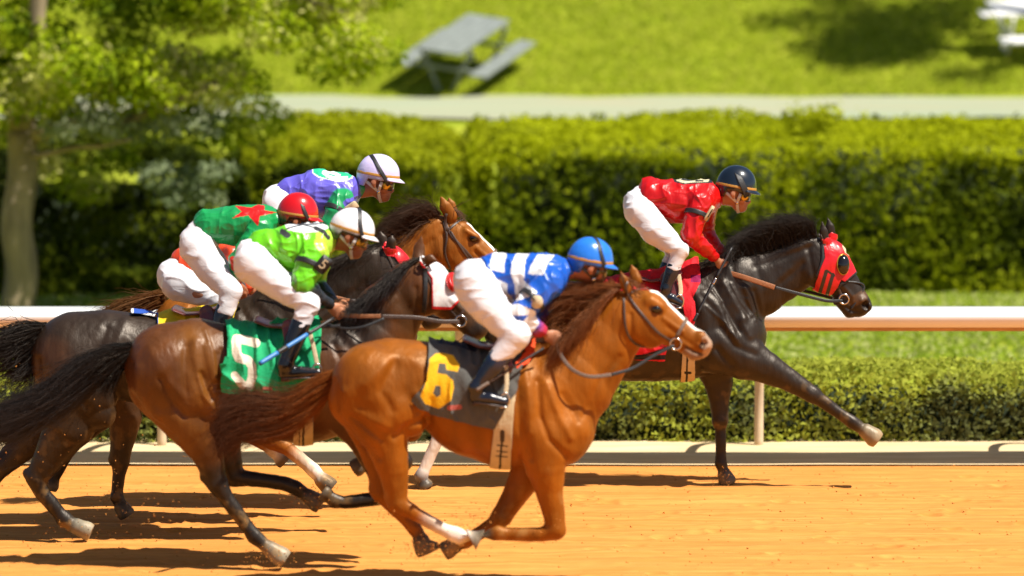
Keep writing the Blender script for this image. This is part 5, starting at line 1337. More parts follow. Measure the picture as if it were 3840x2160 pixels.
BLUE, WHITE = (.010, .085, .45), (.74, .74, .74)
r5 = lambda p: rp(1650, 850, 3.22, p)
R1 = rider(dict(d=d1, seed=1, seat_y=1290, label="jockey in blue and white striped silks bent over the nearest chestnut",
    hip=(1780, 1048, 80), waist=(1850, 1025, 72), mid=(1945, 1036, 86), chest=(2050, 1034, 82), neck=(2150, 1010), collar_at=(2132, 1010),
    head=((2215, 978), 82, 10, 14), head_off=.02, skin=(.34, .12, .055), hand_skin=(.42, .18, .095),
    arm_n=[(2056, 1062, -.19, 56), (1945, 1178, -.28, 38), (2025, 1236, -.17, 28), (2072, 1268, -.12)],
    arm_f=[(2080, 1060, .17, 50), (2010, 1185, .23, 36), (2066, 1215, .11, 27), (2098, 1248, .05)],
    leg_n=[(1785, 1075, -.12, 84), (1938, 1258, -.31, 52), (1783, 1456, -.33, 27), (1784, 1492, -.33, 20), (1890, 1506, -.33, 18)],
    leg_f=[(1800, 1080, .12, 80), (1960, 1250, .31, 50), (1850, 1440, .33, 27), (1850, 1480, .33, 20), (1955, 1495, .33, 18)],
    thigh_n=(1835, 1152, -.22, 76), silk=BLUE, sleeve=BLUE, cuff=(.45, .03, .06), collar=BLUE, boot=(.009, .011, .02), boot_cuff=(.012, .035, .10), boot_top=.32,
    cap=(.02, .16, .62), dome=1.05, fold=.008, white_strap=False, liner=(.012, .08, .3), strap_top=(-.05, 0, 1.0), stud=False,
    paint=[('poly', r5([(640, 290), (815, 290), (775, 470), (780, 560), (610, 520), (605, 440)]), 0, WHITE, 'near'),
           ('poly', r5([(645, 610), (815, 690), (810, 790), (900, 900), (620, 780)]), 0, WHITE, 'near'),
           ('poly', r5([(925, 310), (1095, 310), (1030, 400), (1020, 560), (1010, 650), (1170, 790), (1090, 840), (920, 900), (900, 700), (850, 560), (870, 430)]), 0, WHITE, 'near'),
           ('poly', r5([(1180, 335), (1385, 340), (1300, 440), (1250, 585), (1060, 575), (1100, 460)]), 0, WHITE, None),
           ('poly', r5([(840, 950), (940, 930), (1150, 1020), (1160, 1075), (850, 1065)]), 0, WHITE, 'near'),
           ('poly', r5([(960, 1190), (1060, 1080), (1150, 1060), (1200, 1170), (1130, 1260), (1080, 1290)]), 0, WHITE, 'near')]))
RED = (.46, .003, .003)
r1 = lambda p: rp(2300, 550, 3.22, p)
R2 = rider(dict(d=d2, seed=2, seat_y=1010, label="jockey in shiny red silks and black cap, standing tall on the leading horse",
    hip=(2392, 765, 57), waist=(2447, 735, 64), mid=(2550, 756, 84), chest=(2636, 742, 68), neck=(2712, 742), collar_at=(2694, 735),
    hem=(2428, 690, 24), ws=1.25,
    head=((2762, 702), 72, 10, 0),
    arm_n=[(2628, 762, -.18, 44), (2588, 882, -.25, 33), (2677, 963, -.13, 21), (2710, 998, -.10)],
    arm_f=[(2648, 775, .17, 42), (2650, 880, .22, 30), (2706, 946, .10, 20), (2730, 985, .05)],
    leg_n=[(2398, 790, -.11, 58), (2552, 938, -.29, 32), (2494, 1085, -.30, 20), (2488, 1112, -.30, 15), (2550, 1136, -.30, 14)],
    leg_f=[(2405, 790, .11, 56), (2530, 935, .29, 31), (2470, 1080, .30, 20), (2465, 1105, .30, 15), (2530, 1120, .30, 14)],
    thigh_n=(2462, 868, -.2, 55), thigh_f=(2455, 866, .2, 54), silk=RED, cuff=RED, collar=RED, boot=(.008, .011, .018), boot_top=.42, puff=-4,
    cap=(.006, .011, .02), glossy=True, strap_w=.34, dome=1.10, fold=.0085, liner=(.012, .012, .014), strap_top=(-.35, 0, 1.0),
    paint=[('poly', r1([(700, 340), (1185, 370), (1195, 437), (960, 447), (850, 456), (735, 425)]), 0, (.012, .012, .012), 'up'), ('poly', r1([(735, 340), (1160, 380), (1150, 425), (950, 432), (860, 440), (765, 415)]), 0, (.62, .55, .34), 'up'), ('line', r1([(830, 395), (900, 405), (970, 400)]), 3, (.012, .012, .012), 'up'), ('line', r1([(1000, 412), (1080, 412)]), 3, (.012, .012, .012), 'up')],
    jstrokes=[(r1([(1000, 430), (990, 560), (1080, 720)]), .006, 4), (r1([(890, 610), (900, 720)]), -.008, 8), (r1([(480, 700), (640, 680), (860, 700)]), .005, 6)]))
LIME = (.14, .56, .012)
r7 = lambda p: rp(550, 680, 3.22, p)
R3 = rider(dict(d=d3, seed=3, seat_y=1215, label="jockey in lime green silks and white cap, number 5 on the arm",
    hip=(955, 958, 72), waist=(990, 928, 64), mid=(1095, 930, 90), chest=(1186, 908, 72), neck=(1258, 905), collar_at=(1248, 895), collar=(.02, .02, .02),
    head=((1322, 864), 80, 16, 4), skin=(.30, .105, .05), hand_skin=(.44, .18, .09),
    arm_n=[(1180, 950, -.19, 52), (1128, 1072, -.26, 40), (1228, 1140, -.14, 23), (1262, 1166, -.11)],
    arm_f=[(1195, 955, .17, 48), (1180, 1070, .23, 36), (1245, 1125, .10, 22), (1275, 1150, .05)],
    leg_n=[(950, 992, -.12, 76), (1158, 1140, -.28, 42), (1068, 1372, -.32, 30), (1066, 1402, -.32, 20), (1190, 1398, -.32, 18)],
    leg_f=[(960, 990, .12, 72), (1165, 1130, .28, 40), (1090, 1350, .32, 28), (1090, 1385, .32, 20), (1200, 1385, .32, 18)],
    thigh_n=(1045, 1068, -.2, 62), silk=LIME, sleeve=LIME, fore=(.016, .017, .019), cuff=(.016, .017, .019), boot=(.009, .009, .011), boot_top=.32,
    cap=(.76, .74, .76), dome=1.0, fold=.010, liner=(.03, .03, .03), strap_top=(.0, 0, 1.0),
    paint=[('poly', r7([(1640, 470), (2135, 480), (2200, 560), (2080, 612), (1880, 622), (1700, 592)]), 0, WHITE, 'up'), ('poly', r7([(2050, 610), (2230, 590), (2290, 720), (2260, 880), (2120, 900), (2020, 760)]), 0, (.40, .66, .05), None),
           ('line', r7([(1640, 610), (1700, 650)]), 12, (.03, .03, .03), None), ('line', r7([(1660, 590), (1720, 560), (1890, 522), (2110, 512)]), 2.6, (.03, .03, .03), None), ('line', r7([(1700, 505), (1890, 522), (2040, 565)]), 2.6, (.03, .03, .03), None), ('line', r7([(2040, 565), (2130, 605), (2195, 680)]), 8, (.03, .03, .03), None)]))
GRN = (.008, .24, .06)
R4 = rider(dict(d=d4, seed=4, seat_y=1185, label="jockey in green silks with a red star on the back and a red cap",
    hip=(748, 905, 74), waist=(785, 850, 62), mid=(885, 846, 75), chest=(985, 834, 64), neck=(1050, 830), collar_at=(1040, 822), hem=(765, 815, 28), ws=1.25,
    head=((1118, 806), 73, 8, 8), skin=(.34, .12, .055),
    arm_n=[(980, 860, -.18, 46), (890, 975, -.26, 32), (886, 1058, -.20, 22), (898, 1092, -.17)],
    arm_f=[(995, 860, .17, 44), (940, 965, .24, 32), (960, 1050, .12, 22), (985, 1085, .06)],
    leg_n=[(738, 930, -.12, 66), (868, 1092, -.29, 42), (812, 1260, -.32, 27), (812, 1295, -.32, 18), (905, 1305, -.32, 16)],
    leg_f=[(745, 930, .12, 64), (885, 1085, .29, 40), (830, 1250, .32, 26), (830, 1285, .32, 18), (920, 1295, .32, 16)],
    thigh_n=(792, 1012, -.2, 60), silk=GRN, cuff=(.4, .02, .03), boot=(.009, .010, .014), boot_top=.40,
    cap=(.52, .004, .006), glossy=True, dome=1.12, fold=.007, liner=(.03, .01, .01), white_strap=False, strap_top=(-.2, 0, 1.0), stud=False,
    paint=[('poly', r7([(1060, 290), (1260, 318), (1340, 280), (1420, 290), (1425, 350), (1570, 375), (1370, 418), (1345, 540), (1222, 408), (1030, 448), (1150, 365)]), 0, (.56, .008, .006), 'up'), ('line', r7([(1040, 940), (1060, 1050)]), 12, (.5, .02, .01), None)]))
PUR = (.115, .095, .50)
r8 = lambda p: rp(950, 560, 4.287, p)
R5 = rider(dict(d=d5, seed=5, seat_y=1080, label="jockey in purple silks with green sleeves and lavender cap, highest at the back",
    hip=(1045, 750, 62), waist=(1088, 728, 58), mid=(1190, 726, 90), chest=(1286, 716, 68), neck=(1368, 712), collar_at=(1352, 706), collar=(.012, .25, .075),
    head=((1420, 658), 76, 9, 0), skin=(.34, .125, .065),
    arm_n=[(1282, 752, -.18, 44), (1234, 840, -.25, 32), (1320, 920, -.14, 22), (1350, 948, -.10)],
    arm_f=[(1300, 755, .17, 42), (1270, 850, .22, 30), (1335, 915, .10, 20), (1365, 940, .05)],
    leg_n=[(1045, 775, -.11, 62), (1190, 925, -.28, 36), (1130, 1100, -.30, 24), (1128, 1130, -.30, 17), (1210, 1140, -.30, 15)],
    leg_f=[(1050, 775, .11, 60), (1195, 920, .28, 35), (1140, 1090, .30, 23), (1138, 1120, .30, 17), (1215, 1130, .30, 15)],
    thigh_n=(1105, 850, -.2, 56), silk=PUR, sleeve=(.012, .26, .08), cuff=(.012, .26, .08), boot=(.009, .009, .012),
    cap=(.56, .50, .76), dome=1.02, fold=.009, liner=(.38, .40, .62), strap_top=(-.5, 0, .85),
    paint=[('poly', r8([(935, 280), (1620, 395), (1600, 462), (1480, 512), (1350, 520), (1050, 458), (950, 385)]), 0, WHITE, 'up'), ('poly', r8([(955, 280), (1600, 395), (1575, 455), (1475, 495), (1350, 502), (1065, 440), (968, 378)]), 0, (.02, .42, .2), 'up'),
           ('line', r8([(1130, 375), (1190, 430), (1330, 470), (1500, 455)]), 6, WHITE, 'up'), ('line', r8([(1140, 360), (1290, 378), (1380, 420), (1350, 460)]), 6, WHITE, 'up'), ('poly', r8([(1440, 860), (1480, 800), (1620, 770), (1700, 800), (1650, 880), (1500, 970)]), 0, PUR, 'near')]))
R6 = rider(dict(d=d6, seed=6, seat_y=1190, label="jockey in orange-red silks crouched low, mostly hidden behind the jockey with the star",
    hip=(658, 1035, 69), waist=(700, 992, 56), mid=(790, 962, 64), chest=(870, 935, 54), neck=(935, 920), collar_at=(925, 915), hem=(678, 960, 30), ws=1.2,
    head=((1000, 905), 68, 12, 0),
    arm_n=[(875, 955, -.18, 40), (868, 1030, -.24, 30), (930, 1078, -.14, 21), (960, 1098, -.10)],
    arm_f=[(885, 955, .17, 40), (890, 1030, .22, 30), (945, 1070, .10, 21), (975, 1090, .05)],
    leg_n=[(672, 1062, -.12, 68), (832, 1132, -.29, 40), (775, 1270, -.31, 25), (775, 1300, -.31, 17), (860, 1310, -.31, 15)],
    leg_f=[(678, 1060, .12, 64), (840, 1125, .29, 38), (790, 1260, .31, 25), (790, 1290, .31, 17), (870, 1300, .31, 15)],
    thigh_n=(755, 1095, -.2, 54), silk=(.62, .06, .016), cuff=(.6, .06, .02), boot=(.009, .009, .012), cap=(.6, .06, .016), liner=(.1, .02, .01), fold=.008))

# arm bands with their number plates, race gear
ab = arm_band(R1, .55)
plate(ab, R1["base"], P(2013, 1132, d1 - .33), .078, .085, frame3(0, -12), M["cream"], round_=True)
plate(ab, R1["base"], P(2038, 1106, d1 - .27), .07, .05, frame3(0, 20), M["cream"], name="badge_back", round_=True)
ab = arm_band(R2, .36)
plate(ab, R2["base"], P(2660, 800, d2 - .27), .045, .125, frame3(30, 50), M["cream"], text="1", tmat=M["black"])
ab = arm_band(R3, .36)
plate(ab, R3["base"], P(1212, 992, d3 - .30), .085, .115, frame3(38, 12), M["black"], text="5", tmat=M["cream"])
ab = arm_band(R5, .45)
plate(ab, R5["base"], P(1318, 778, d5 - .26), .07, .10, frame3(55, 35), M["cream"])

# ------------------------------------------------------------------ tack
def bridle(b, cheek, extra, ring, reins, w=10, far_off=.09):
    """bridle: cheekpieces with its other straps, bit rings and reins as sub-parts"""
    br = strap(b, "bridle", cheek, w, M["leather"], b.ob)
    for nm, pts, ww, mt in extra: strap(b, nm, pts, ww, M[mt], br, .006)
    if ring:
        c, rr_, side = ring
        p, nn = b.on(c[0], c[1], .012)
        for s in (-1, 1):
            off = (p[1] - b.d) * (1 if s < 0 else -1)
            ring_obj("bit_ring", c, rr_, 3.4, M["steel"], br, b.d, b.o, off)
    for nm, pts, offs, rad, mt in reins:
        wire(nm, pts, offs, rad, M[mt], br, b.d, b.o, samples=30, flat=.005)
    return br

def lump(name, b, nodes, k, mt, parent, o, h=.006, col=None):
    s = Solid(b.d)
    for nd in nodes: s.chain(nd, k)
    s.build(h, 1)
    return mesh_obj(name, s.V, s.F, mt, parent, o)

def saddle(b, label, seat, toe, leather_top, girth=None, girth_paint=(), iron=26, off=-.33, lmat="cream", far=True):
    root = empty("racing_saddle", tuple(b.o + np.array([P(seat[1][0], 0, b.d)[0] - b.o[0], 0, P(seat[1][0], seat[1][1], b.d)[2]])))
    tag(root, label, "saddle", "racing saddles")
    o = np.array(root.location)
    lump("seat", b, [[(x, y, 9, 0, 13) for x, y in seat]], .01, M["saddle"], root, o)
    for s in (-1, 1):
        m = seat[len(seat) // 2]
        lump("flap", b, [[(m[0] + 5, m[1] + 5, 30, s * .235, .25), (m[0] + 22, m[1] + 75, 34, s * .285, .22)]], .02, M["saddle"], root, o)
    if girth:
        V, f = shell(b, girth, .012, 0, 1, 1)
        C_ = np.tile(np.array([.5, .40, .24]), (len(V), 1)); q = b.px(V)
        for pts, r, c in girth_paint: C_[dist_line(q, pts) < r] = c
        thick(mesh_obj("girth", V, f, M["cloth"], root, o, col=C_), .004)
    for s in (-1, 1):
        of = off * (1 if s < 0 else -1)
        st = ring_obj("stirrup", (toe[0] - 4, toe[1] - iron * .35), iron * .62, 3.6, M["steel"], root, b.d, o, of, ry=iron)
        V, f = box_geo(P(toe[0] - 8, toe[1] + iron * .62, b.d + of), (.05, .10, .008)); mesh_obj("tread", V, f, M["steel"], st, o, smooth=False)
        wire("stirrup_leather", [leather_top, ((leather_top[0] + toe[0]) / 2 + 4, (leather_top[1] + toe[1]) / 2), (toe[0] - 2, toe[1] - iron * 1.1)], [of * .86, of * .95, of], 8, M[lmat], root, b.d, o, flat=.005)
    return root

YEL, CREAM, INK = (.72, .40, .008), (.66, .56, .44), (.02, .017, .015)
# number 6
r7b = lambda p: rp(1500, 1200, 3.22, p)
six = r7b([(360, 470), (430, 410), (510, 400), (640, 430), (722, 545), (695, 628), (560, 605), (548, 530), (470, 525), (450, 640), (560, 660), (640, 730), (652, 820), (610, 980), (470, 1070), (300, 1010), (245, 920), (300, 780), (330, 640)])
hole = r7b([(430, 790), (490, 800), (490, 910), (440, 930), (398, 880)])
saddle_cloth(H1, "grey saddle cloth with a large yellow number 6 on the nearest horse",
    [(1606, 1230), (1606, 1324), (1599, 1430), (1536, 1504), (1575, 1529), (1630, 1551), (1717, 1576), (1854, 1607), (1876, 1566), (1932, 1470), (1962, 1377), (1945, 1290), (1850, 1260), (1780, 1230)],
    (.085, .082, .074), [('poly', six, 0, YEL), ('poly', hole, 0, (.085, .082, .074)), ('line', r7b([(600, 1060), (720, 1050)]), 9, (.4, .1, .08)), ('line', r7b([(480, 250), (700, 285), (900, 350)]), 12, (.012, .016, .03))], wave=.012, seed=3)
saddle(H1, "small dark red racing saddle under the blue and white jockey", [(1742, 1268), (1800, 1292), (1870, 1300), (1950, 1285)], (1898, 1508), (1895, 1345),
    girth=[(1882, 1440), (1932, 1440), (1926, 1530), (1912, 1790), (1834, 1780), (1852, 1606)],
    girth_paint=[([(1884, 1630), (1878, 1700), (1874, 1765)], 4, INK), ([(1866, 1668), (1902, 1672)], 2.5, INK), ([(1864, 1690), (1902, 1694)], 2.5, INK), ([(1862, 1708), (1902, 1712)], 2.5, INK), ([(1884, 1620), (1884, 1650)], 9, (.06, .04, .025))])
V, f = shell(H1, [(1975, 1270), (2012, 1280), (2003, 1335), (1975, 1375), (1935, 1395), (1930, 1372), (1965, 1330)], .018, .006, 5, 1)
tag(thick(mesh_obj("withers_pad", V, f, M["cloth"], None, tuple(H1.o), col=np.tile([.75, .07, .012], (len(V), 1))), .008), "bright orange withers pad in front of the striped jockey's knee", "saddle pad")
bridle(H1, [(2352, 1100), (2372, 1135), (2420, 1195), (2470, 1250), (2528, 1284)],
    [("browband", [(2350, 1106), (2390, 1085), (2432, 1056)], 11, "greyrein"), ("throat_latch", [(2338, 1118), (2348, 1235), (2376, 1285), (2440, 1306)], 8, "leather"), ("noseband", [(2578, 1190), (2560, 1220), (2535, 1265)], 13, "greyrein"), ("chin_piece", [(2528, 1300), (2500, 1312), (2470, 1312)], 10, "leather"), ("crownpiece", [(2352, 1100), (2346, 1075), (2352, 1056)], 10, "leather")],
    ((2534, 1290), 21, 0),
    [("rein", [(2090, 1290), (2102, 1330), (2145, 1385), (2210, 1412), (2292, 1406)], [-.14, -.2, -.25, -.24, -.2], 7, "greyrein"), ("rein", [(2290, 1406), (2370, 1382), (2450, 1335), (2528, 1296)], [-.2, -.16, -.12, -.09], 6, "black"),
     ("rein", [(2105, 1270), (2200, 1340), (2380, 1340), (2528, 1296)], [.08, .22, .16, .09], 5, "black")])

# leader
r3 = lambda p: rp(2300, 900, 3.22, p)
saddle_cloth(H2, "red saddle cloth on the leading black-brown horse",
    [(2255, 1000), (2262, 1180), (2270, 1342), (2490, 1345), (2515, 1240), (2550, 1105), (2572, 1200), (2592, 1245), (2602, 1180), (2606, 1110), (2628, 1060), (2622, 950), (2450, 1000)],
    (.55, .010, .018), [('line', [(2262, 1338), (2420, 1340), (2575, 1338)], 9, (.012, .012, .014)), ('poly', [(2590, 1032), (2628, 1032), (2626, 1060), (2590, 1060)], 0, (.22, .004, .06))], wave=.016, seed=8, off=.014)
saddle(H2, "dark racing saddle under the red jockey", [(2400, 1040), (2440, 1048), (2500, 1040), (2550, 1018)], (2552, 1138), (2545, 1030),
    girth=[(2560, 1300), (2606, 1300), (2604, 1450), (2550, 1450)], girth_paint=[([(2578, 1310), (2574, 1440)], 4, INK), ([(2570, 1396), (2588, 1397)], 5, INK)], iron=24, off=-.31)
rg = [(1530, 390), (1640, 365), (1800, 480), (1830, 650), (1890, 700), (1985, 865), (1840, 992), (1780, 960), (1735, 1050), (1660, 1142), (1456, 1084), (1525, 850), (1590, 700), (1570, 500)]
hoodp = rp(2600, 750, 3.22, rg)
def hood(b, poly, base, ops, name="blinker_hood"):
    V, f = shell(b, poly, .007, .002, 4, 2, ~b.ear)
    C_ = np.tile(np.array(base, float), (len(V), 1)); q = b.px(V)
    for kind, pts, r, col in ops:
        mk = inpoly(q, pts) if kind == 'poly' else dist_line(q, pts) < r
        C_[mk] = col
    return thick(mesh_obj(name, V, f, M["silk"], b.ob, b.o, col=C_), .003)
def eye_cup(b, par, c, rx, ry, mt, rim, openf=False):
    p, nn = b.on(c[0], c[1], .006); s_ = b.d / F
    ex = np.array([1.0, 0, 0]) - nn * nn[0]; ex /= np.linalg.norm(ex); ez = np.cross(ex, nn); ez *= np.sign(ez[2])
    for sd in (-1, 1):
        rows, n = [(1.0, .0), (1.0, .012), (.93, .026), (.75, .040), (.5, .05), (.2, .054)], 24
        if openf: rows = [(1.0, 0), (1.0, .02), (.95, .038), (.8, .045), (.7, .035)]
        V = []
        for rr_, hgt in rows:
            for k in range(n):
                t = 2 * np.pi * k / n
                V.append(p + ex * rx * s_ * rr_ * math.cos(t) + ez * ry * s_ * rr_ * math.sin(t) + nn * hgt * .8)
        V.append(p + nn * (.044 if not openf else .02)); V = np.array(V)
        if sd > 0: V[:, 1] = 2 * b.d - V[:, 1]
        I, J = np.meshgrid(np.arange(len(rows) - 1), np.arange(n), indexing='ij')
        fq = np.stack([I * n + J, I * n + (J + 1) % n, (I + 1) * n + (J + 1) % n, (I + 1) * n + J], -1).reshape(-1, 4)
        ft = np.stack([(len(rows) - 1) * n + np.arange(n), (len(rows) - 1) * n + (np.arange(n) + 1) % n, np.full(n, len(V) - 1)], 1)
        cu = mesh_obj("eye_cup", V, [fq, ft], mt, par, b.o)
        t = np.linspace(0, 2 * np.pi, 30, endpoint=False)
        R_ = np.array([p + ex * rx * s_ * 1.04 * math.cos(q) + ez * ry * s_ * 1.04 * math.sin(q) + nn * .006 for q in t])
        if sd > 0: R_[:, 1] = 2 * b.d - R_[:, 1]
        V, f = tube_geo(R_, .0035, 6, closed=True); mesh_obj("rim", V, f, rim, par, b.o)
hr = (.55, .006, .012)
hd = hood(H2, hoodp, hr, [('line', [(3098, 1018), (3076, 1094)], 7, INK), ('line', [(3123, 1030), (3101, 1106)], 7, INK), ('line', [(3215, 1020), (3171, 1060)], 5, INK), ('poly', rp(2600, 750, 3.22, [(1800, 470), (1860, 560), (1900, 690), (1830, 640), (1795, 560)]), 0, (.6, .5, .28)), ('line', [(3100, 1014), (3128, 1034)], 4, INK)])
eye_cup(H2, hd, (3159, 992), 26, 37, M["hoof_eye"], M["brass"])
bridle(H2, [(3078, 880), (3096, 930), (3120, 990), (3130, 1045), (3150, 1095), (3158, 1118)],
    [("cheek_strap", [(3080, 900), (3088, 960), (3075, 1010), (3060, 1040)], 12, "black"), ("noseband", [(3172, 1056), (3150, 1068), (3140, 1095)], 9, "black"), ("chin_piece", [(3158, 1130), (3140, 1140), (3118, 1128)], 11, "black")],
    ((3165, 1122), 18, 0),
    [("rein", [(2728, 1022), (2800, 1043), (2905, 1078)], [-.12, -.17, -.18], [9, 9.5, 9], "tanrein"), ("rein", [(2905, 1078), (3010, 1106), (3100, 1128), (3160, 1128)], [-.18, -.14, -.1, -.085], 6, "black"), ("rein", [(2735, 1005), (2900, 1060), (3160, 1128)], [.06, .18, .085], 6, "black")])
br = [c for c in H2.ob.children if c.name.startswith("bridle")][0]
wire("nose_loop", [(3172, 1056), (3215, 1060), (3238, 1070), (3236, 1090), (3212, 1130), (3190, 1160)], [-.07, -.045, -.02, -.03, -.06, -.065], 4.2, M["black"], br, d2, H2.o)

# number 5
r8b_ = lambda p: rp(750, 1150, 3.22, p)
GC = (.012, .34, .13)
saddle_cloth(H3, "rumpled green saddle cloth with a white number 5 on the bay",
    [(852, 1130), (840, 1220), (850, 1283), (846, 1340), (822, 1446), (828, 1466), (900, 1477), (980, 1493), (1092, 1489), (1190, 1430), (1202, 1364), (1210, 1237), (1190, 1190), (1080, 1180), (983, 1165)],
    GC, [('line', r8b_([(440, 390), (560, 410), (670, 440)]), 17, CREAM), ('line', r8b_([(430, 420), (440, 560), (470, 620)]), 17, CREAM), ('line', r8b_([(470, 620), (580, 650), (630, 720), (635, 840), (600, 950)]), 17, CREAM), ('line', r8b_([(600, 950), (520, 950), (420, 830)]), 15, CREAM), ('line', r8b_([(780, 990), (850, 1000)]), 8, (.45, .12, .08))], wave=.022, seed=5, off=.012)
saddle(H3, "dark maroon racing saddle under the lime green jockey", [(962, 1197), (1010, 1215), (1080, 1220), (1150, 1205)], (1192, 1400), (1160, 1240),
    girth=[(1112, 1450), (1176, 1450), (1172, 1690), (1098, 1690)], girth_paint=[([(1140, 1560), (1136, 1680)], 4, INK), ([(1124, 1600), (1122, 1684)], 2, INK)], iron=27)
hw = (.74, .70, .68); hrd = (.55, .012, .012)
hp3 = [(1576, 985), (1584, 935), (1640, 940), (1700, 980), (1735, 1020), (1752, 1065), (1735, 1118), (1692, 1160), (1619, 1157), (1617, 1045)]
hd = hood(H3, hp3, hw, [('line', [(1576, 985), (1617, 1045), (1619, 1157)], 6, hrd), ('line', [(1619, 1154), (1692, 1157), (1735, 1116)], 6, hrd)])
M["red_cup"] = mat("red_cup", hrd, rough=.3, var=.1)
eye_cup(H3, hd, (1690, 1062), 27, 38, M["red_cup"], M["red_cup"], True)
bridle(H3, [(1588, 985), (1615, 1060), (1660, 1130), (1712, 1190)],
    [("cheek_strap", [(1594, 1000), (1596, 1080), (1590, 1170)], 16, "black"), ("noseband", [(1745, 1150), (1725, 1190), (1700, 1215)], 11, "leather")],
    ((1728, 1204), 20, 0),
    [("rein", [(1280, 1182), (1350, 1186), (1428, 1186)], [-.13, -.2, -.22], [7, 8, 8], "tanrein"), ("rein", [(1428, 1187), (1560, 1192), (1650, 1206), (1722, 1206)], [-.22, -.18, -.13, -.09], 8, "leather"), ("rein", [(1285, 1165), (1500, 1180), (1722, 1206)], [.06, .2, .09], 7, "leather"), ("rein_loop", [(1222, 1215), (1290, 1232), (1360, 1226), (1440, 1195)], [-.2, -.24, -.25, -.22], 5, "black")])
wire("breast_strap", [(1205, 1225), (1240, 1225), (1275, 1222)], [-.24, -.25, -.25], 6, M["black"], H3.ob, d3, H3.o, flat=.005)

# yellow cloth, red hood
saddle_cloth(H4, "yellow saddle cloth with a blue edge on the dark brown horse",
    [(489, 1120), (489, 1188), (590, 1190), (594, 1230), (640, 1236), (700, 1222), (860, 1240), (900, 1140), (760, 1120), (600, 1120)],
    (.72, .50, .012), [('poly', [(470, 1100), (594, 1100), (594, 1260), (470, 1260)], 0, (.02, .07, .34)), ('line', [(489, 1120), (489, 1190)], 12, (.6, .6, .65))], wave=.01, seed=6)
saddle(H4, "dark red racing saddle under the jockey with the star", [(655, 1155), (700, 1172), (770, 1168), (850, 1140)], (905, 1308), (860, 1190), iron=24)
hood(H4, [(1436, 918), (1452, 896), (1510, 910), (1562, 968), (1545, 1010), (1505, 1000), (1478, 965), (1450, 960)], (.55, .008, .012), [])
bridle(H4, [(1445, 930), (1480, 1010), (1530, 1080), (1578, 1150)], [("noseband", [(1600, 1120), (1585, 1150), (1560, 1180)], 10, "leather")], ((1582, 1162), 17, 0),
    [("rein", [(990, 1085), (1120, 1085), (1310, 1126)], [-.14, -.2, -.2], 6, "tanrein"), ("rein", [(1310, 1126), (1450, 1150), (1576, 1162)], [-.2, -.15, -.09], 6, "leather")])
# chestnut at the back
bridle(H5, [(1672, 840), (1690, 880), (1740, 935), (1800, 1000), (1845, 1035)],
    [("browband", [(1676, 868), (1705, 842), (1740, 812)], 9, "leather"), ("throat_latch", [(1662, 830), (1678, 890), (1668, 950), (1690, 1010)], 8, "leather"), ("cheek_strap", [(1690, 868), (1728, 930), (1770, 985), (1830, 1035)], 7, "leather"), ("noseband", [(1858, 938), (1840, 965), (1815, 1000)], 11, "greyrein"), ("crownpiece", [(1676, 868), (1668, 830), (1675, 800)], 10, "leather")],
    ((1846, 1040), 17, 0), [("rein", [(1360, 955), (1500, 1000), (1660, 1040), (1842, 1042)], [-.12, -.2, -.15, -.08], 6, "leather")])

# whips
def whip(label, pts, offs, d, rads, parts_):
    W = np.array([P(x, y, d + o) for (x, y), o in zip(pts, offs)])
    root = empty("riding_whip", tuple(W[0])); tag(root, label, "whip", "riding whips"); o = np.array(W[0])
    for nm, t0, t1, r0, r1, mt in parts_:
        a, b = W[0] + (W[1] - W[0]) * t0, W[0] + (W[1] - W[0]) * t1
        V, f = tube_geo(spline([a, b], 8), np.linspace(r0, r1, 8) * d / F, 10)
        mesh_obj(nm, V, f, M[mt], root, o)
whip("blue and black whip held low across the lime green jockey's boot", [(1250, 1194), (974, 1364)], [-.26, -.66], d3, 0,
     [("handle", 0, .36, 6.5, 7, "black"), ("shaft", .36, .66, 8.5, 8.5, "blue"), ("collar", .64, .76, 10, 9, "black"), ("flap", .76, 1.0, 9, 9, "blue")])
whip("slim black whip with silver collar in the red jockey's hand", [(2745, 928), (2602, 1204)], [-.16, -.34], d2, 0,
     [("handle", 0, .42, 4.5, 5, "black"), ("collar", .42, .5, 5.2, 5.2, "steel"), ("shaft", .5, .9, 4.6, 4.2, "black"), ("flap", .9, 1.0, 6.5, 5, "black")])
whip("dark whip pointing back along the striped jockey's calf", [(2040, 1305), (1786, 1464)], [-.2, -.39], d1, 0,
     [("handle", 0, .4, 4.5, 5, "black"), ("shaft", .4, .82, 4.6, 4.4, "leather"), ("flap", .82, 1.0, 8, 7, "greyrein")])

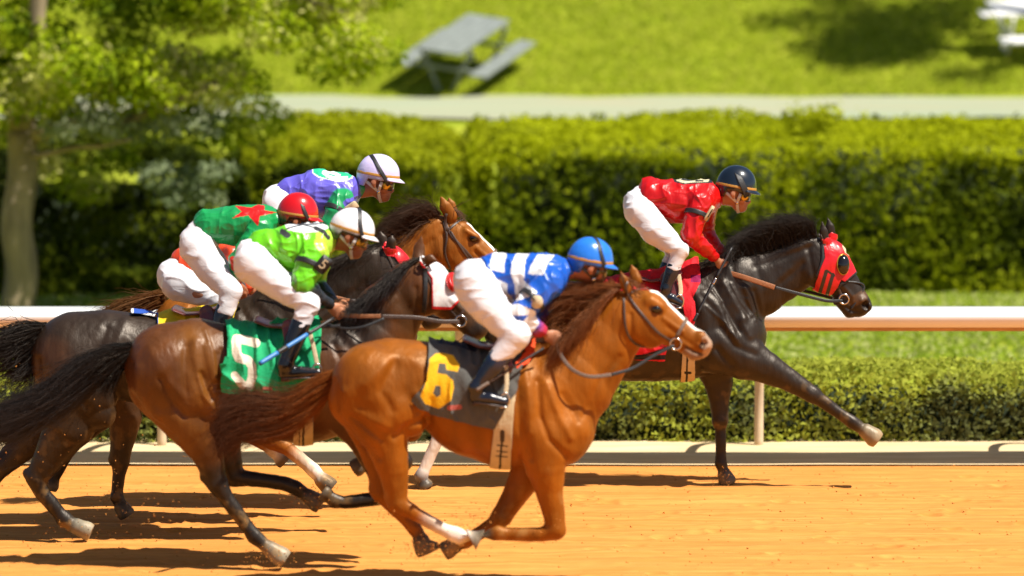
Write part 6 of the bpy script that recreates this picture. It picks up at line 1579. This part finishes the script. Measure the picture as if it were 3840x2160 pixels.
# sand thrown up by the hooves, and clods lying on the track
def grains(name, pts, size, seed, m):
    r = np.random.default_rng(seed); n = len(pts)
    tet = np.array([[1, 1, 1], [1, -1, -1], [-1, 1, -1], [-1, -1, 1], [1.3, -.2, .1]]) * .6
    A = r.normal(size=(n, 3, 3)); Q = np.linalg.qr(A)[0]
    V = np.einsum('nij,kj->nki', Q, tet[:4]) * (size * r.uniform(.4, 1.6, n) ** 1.5)[:, None, None] + np.array(pts)[:, None]
    f = np.array([[0, 2, 1], [0, 1, 3], [0, 3, 2], [1, 2, 3]])
    F_ = (np.arange(n)[:, None, None] * 4 + f).reshape(-1, 3)
    return tag(mesh_obj(name, V.reshape(-1, 3), F_, m, None, (0, 0, 0), smooth=False), None, None, None, "stuff")
rs = np.random.default_rng(77)
sp = []
for x, y, d, n, sx, sy in ((1700, 2040, d1 - .12, 260, 90, 40), (1850, 1960, d1, 260, 90, 60), (2090, 1960, d1 - .1, 140, 60, 70), (1600, 2060, d1, 220, 60, 40), (1480, 1900, d1, 120, 60, 60), (1060, 2090, d3 - .1, 260, 120, 40), (960, 1980, d3, 100, 70, 60), (1180, 1880, d3, 160, 70, 40), (300, 1980, d4, 220, 140, 40),
                          (440, 1880, d6, 140, 60, 60), (1590, 1815, d2, 160, 70, 30), (2710, 1790, d2, 160, 60, 30), (1230, 1820, d5, 140, 70, 30), (500, 1650, d4 - .4, 160, 260, 200), (150, 1750, d4, 120, 140, 140), (650, 1900, d3 - .4, 160, 220, 120)):
    for _ in range(int(n * .6)):
        p = P(x - abs(rs.normal()) * sx * .6 + rs.normal() * sx * .5, y + rs.normal() * sy * .6, d + rs.normal() * .14)
        if p[2] > .0: sp.append(p)
grains("sand_spray", sp, .0038, 5, M["sand"])
n = 1500
cx_, cy_ = rs.uniform(-4.6, 4.6, n), rs.uniform(23.6, 32.5, n)
grains("sand_clods", np.stack([cx_, cy_, sand_z(cx_, cy_) + .002], 1), .007, 6, M["sand"])

# white clover heads and grass blades in the infield strip behind the rail, blades on the lawn
gr = np.random.default_rng(9)
def blades(name, n, x0, x1, y0, y1, size, cols, seed):
    x, y = gr.uniform(x0, x1, n), gr.uniform(y0, y1, n)
    Pn = np.stack([x, y, lawn_z(x, y) + size * .45], 1)
    N = np.stack([gr.normal(size=n) * .6, -.8 + gr.normal(size=n) * .4, .6 + 0 * x], 1)
    r = np.random.default_rng(seed)
    V, f = leaf_geo(Pn, N, size, .25, seed, .3)
    c = np.array(cols)[r.integers(0, len(cols), n)] * r.uniform(.75, 1.25, n)[:, None]
    return tag(mesh_obj(name, V, f, M["leaf"], None, (0, 0, 0), smooth=False, col=np.repeat(c, 4, 0)), kind="stuff")
blades("grass_blades", 42000, -7, 7, 38.5, 47.6, .05, [(.24, .32, .02), (.32, .40, .04), (.19, .27, .015), (.46, .48, .18)], 3)
blades("grass_blades", 60000, -9, 9, 62.2, 67.5, .05, [(.30, .37, .012), (.37, .43, .02), (.24, .31, .012), (.42, .44, .05)], 4)
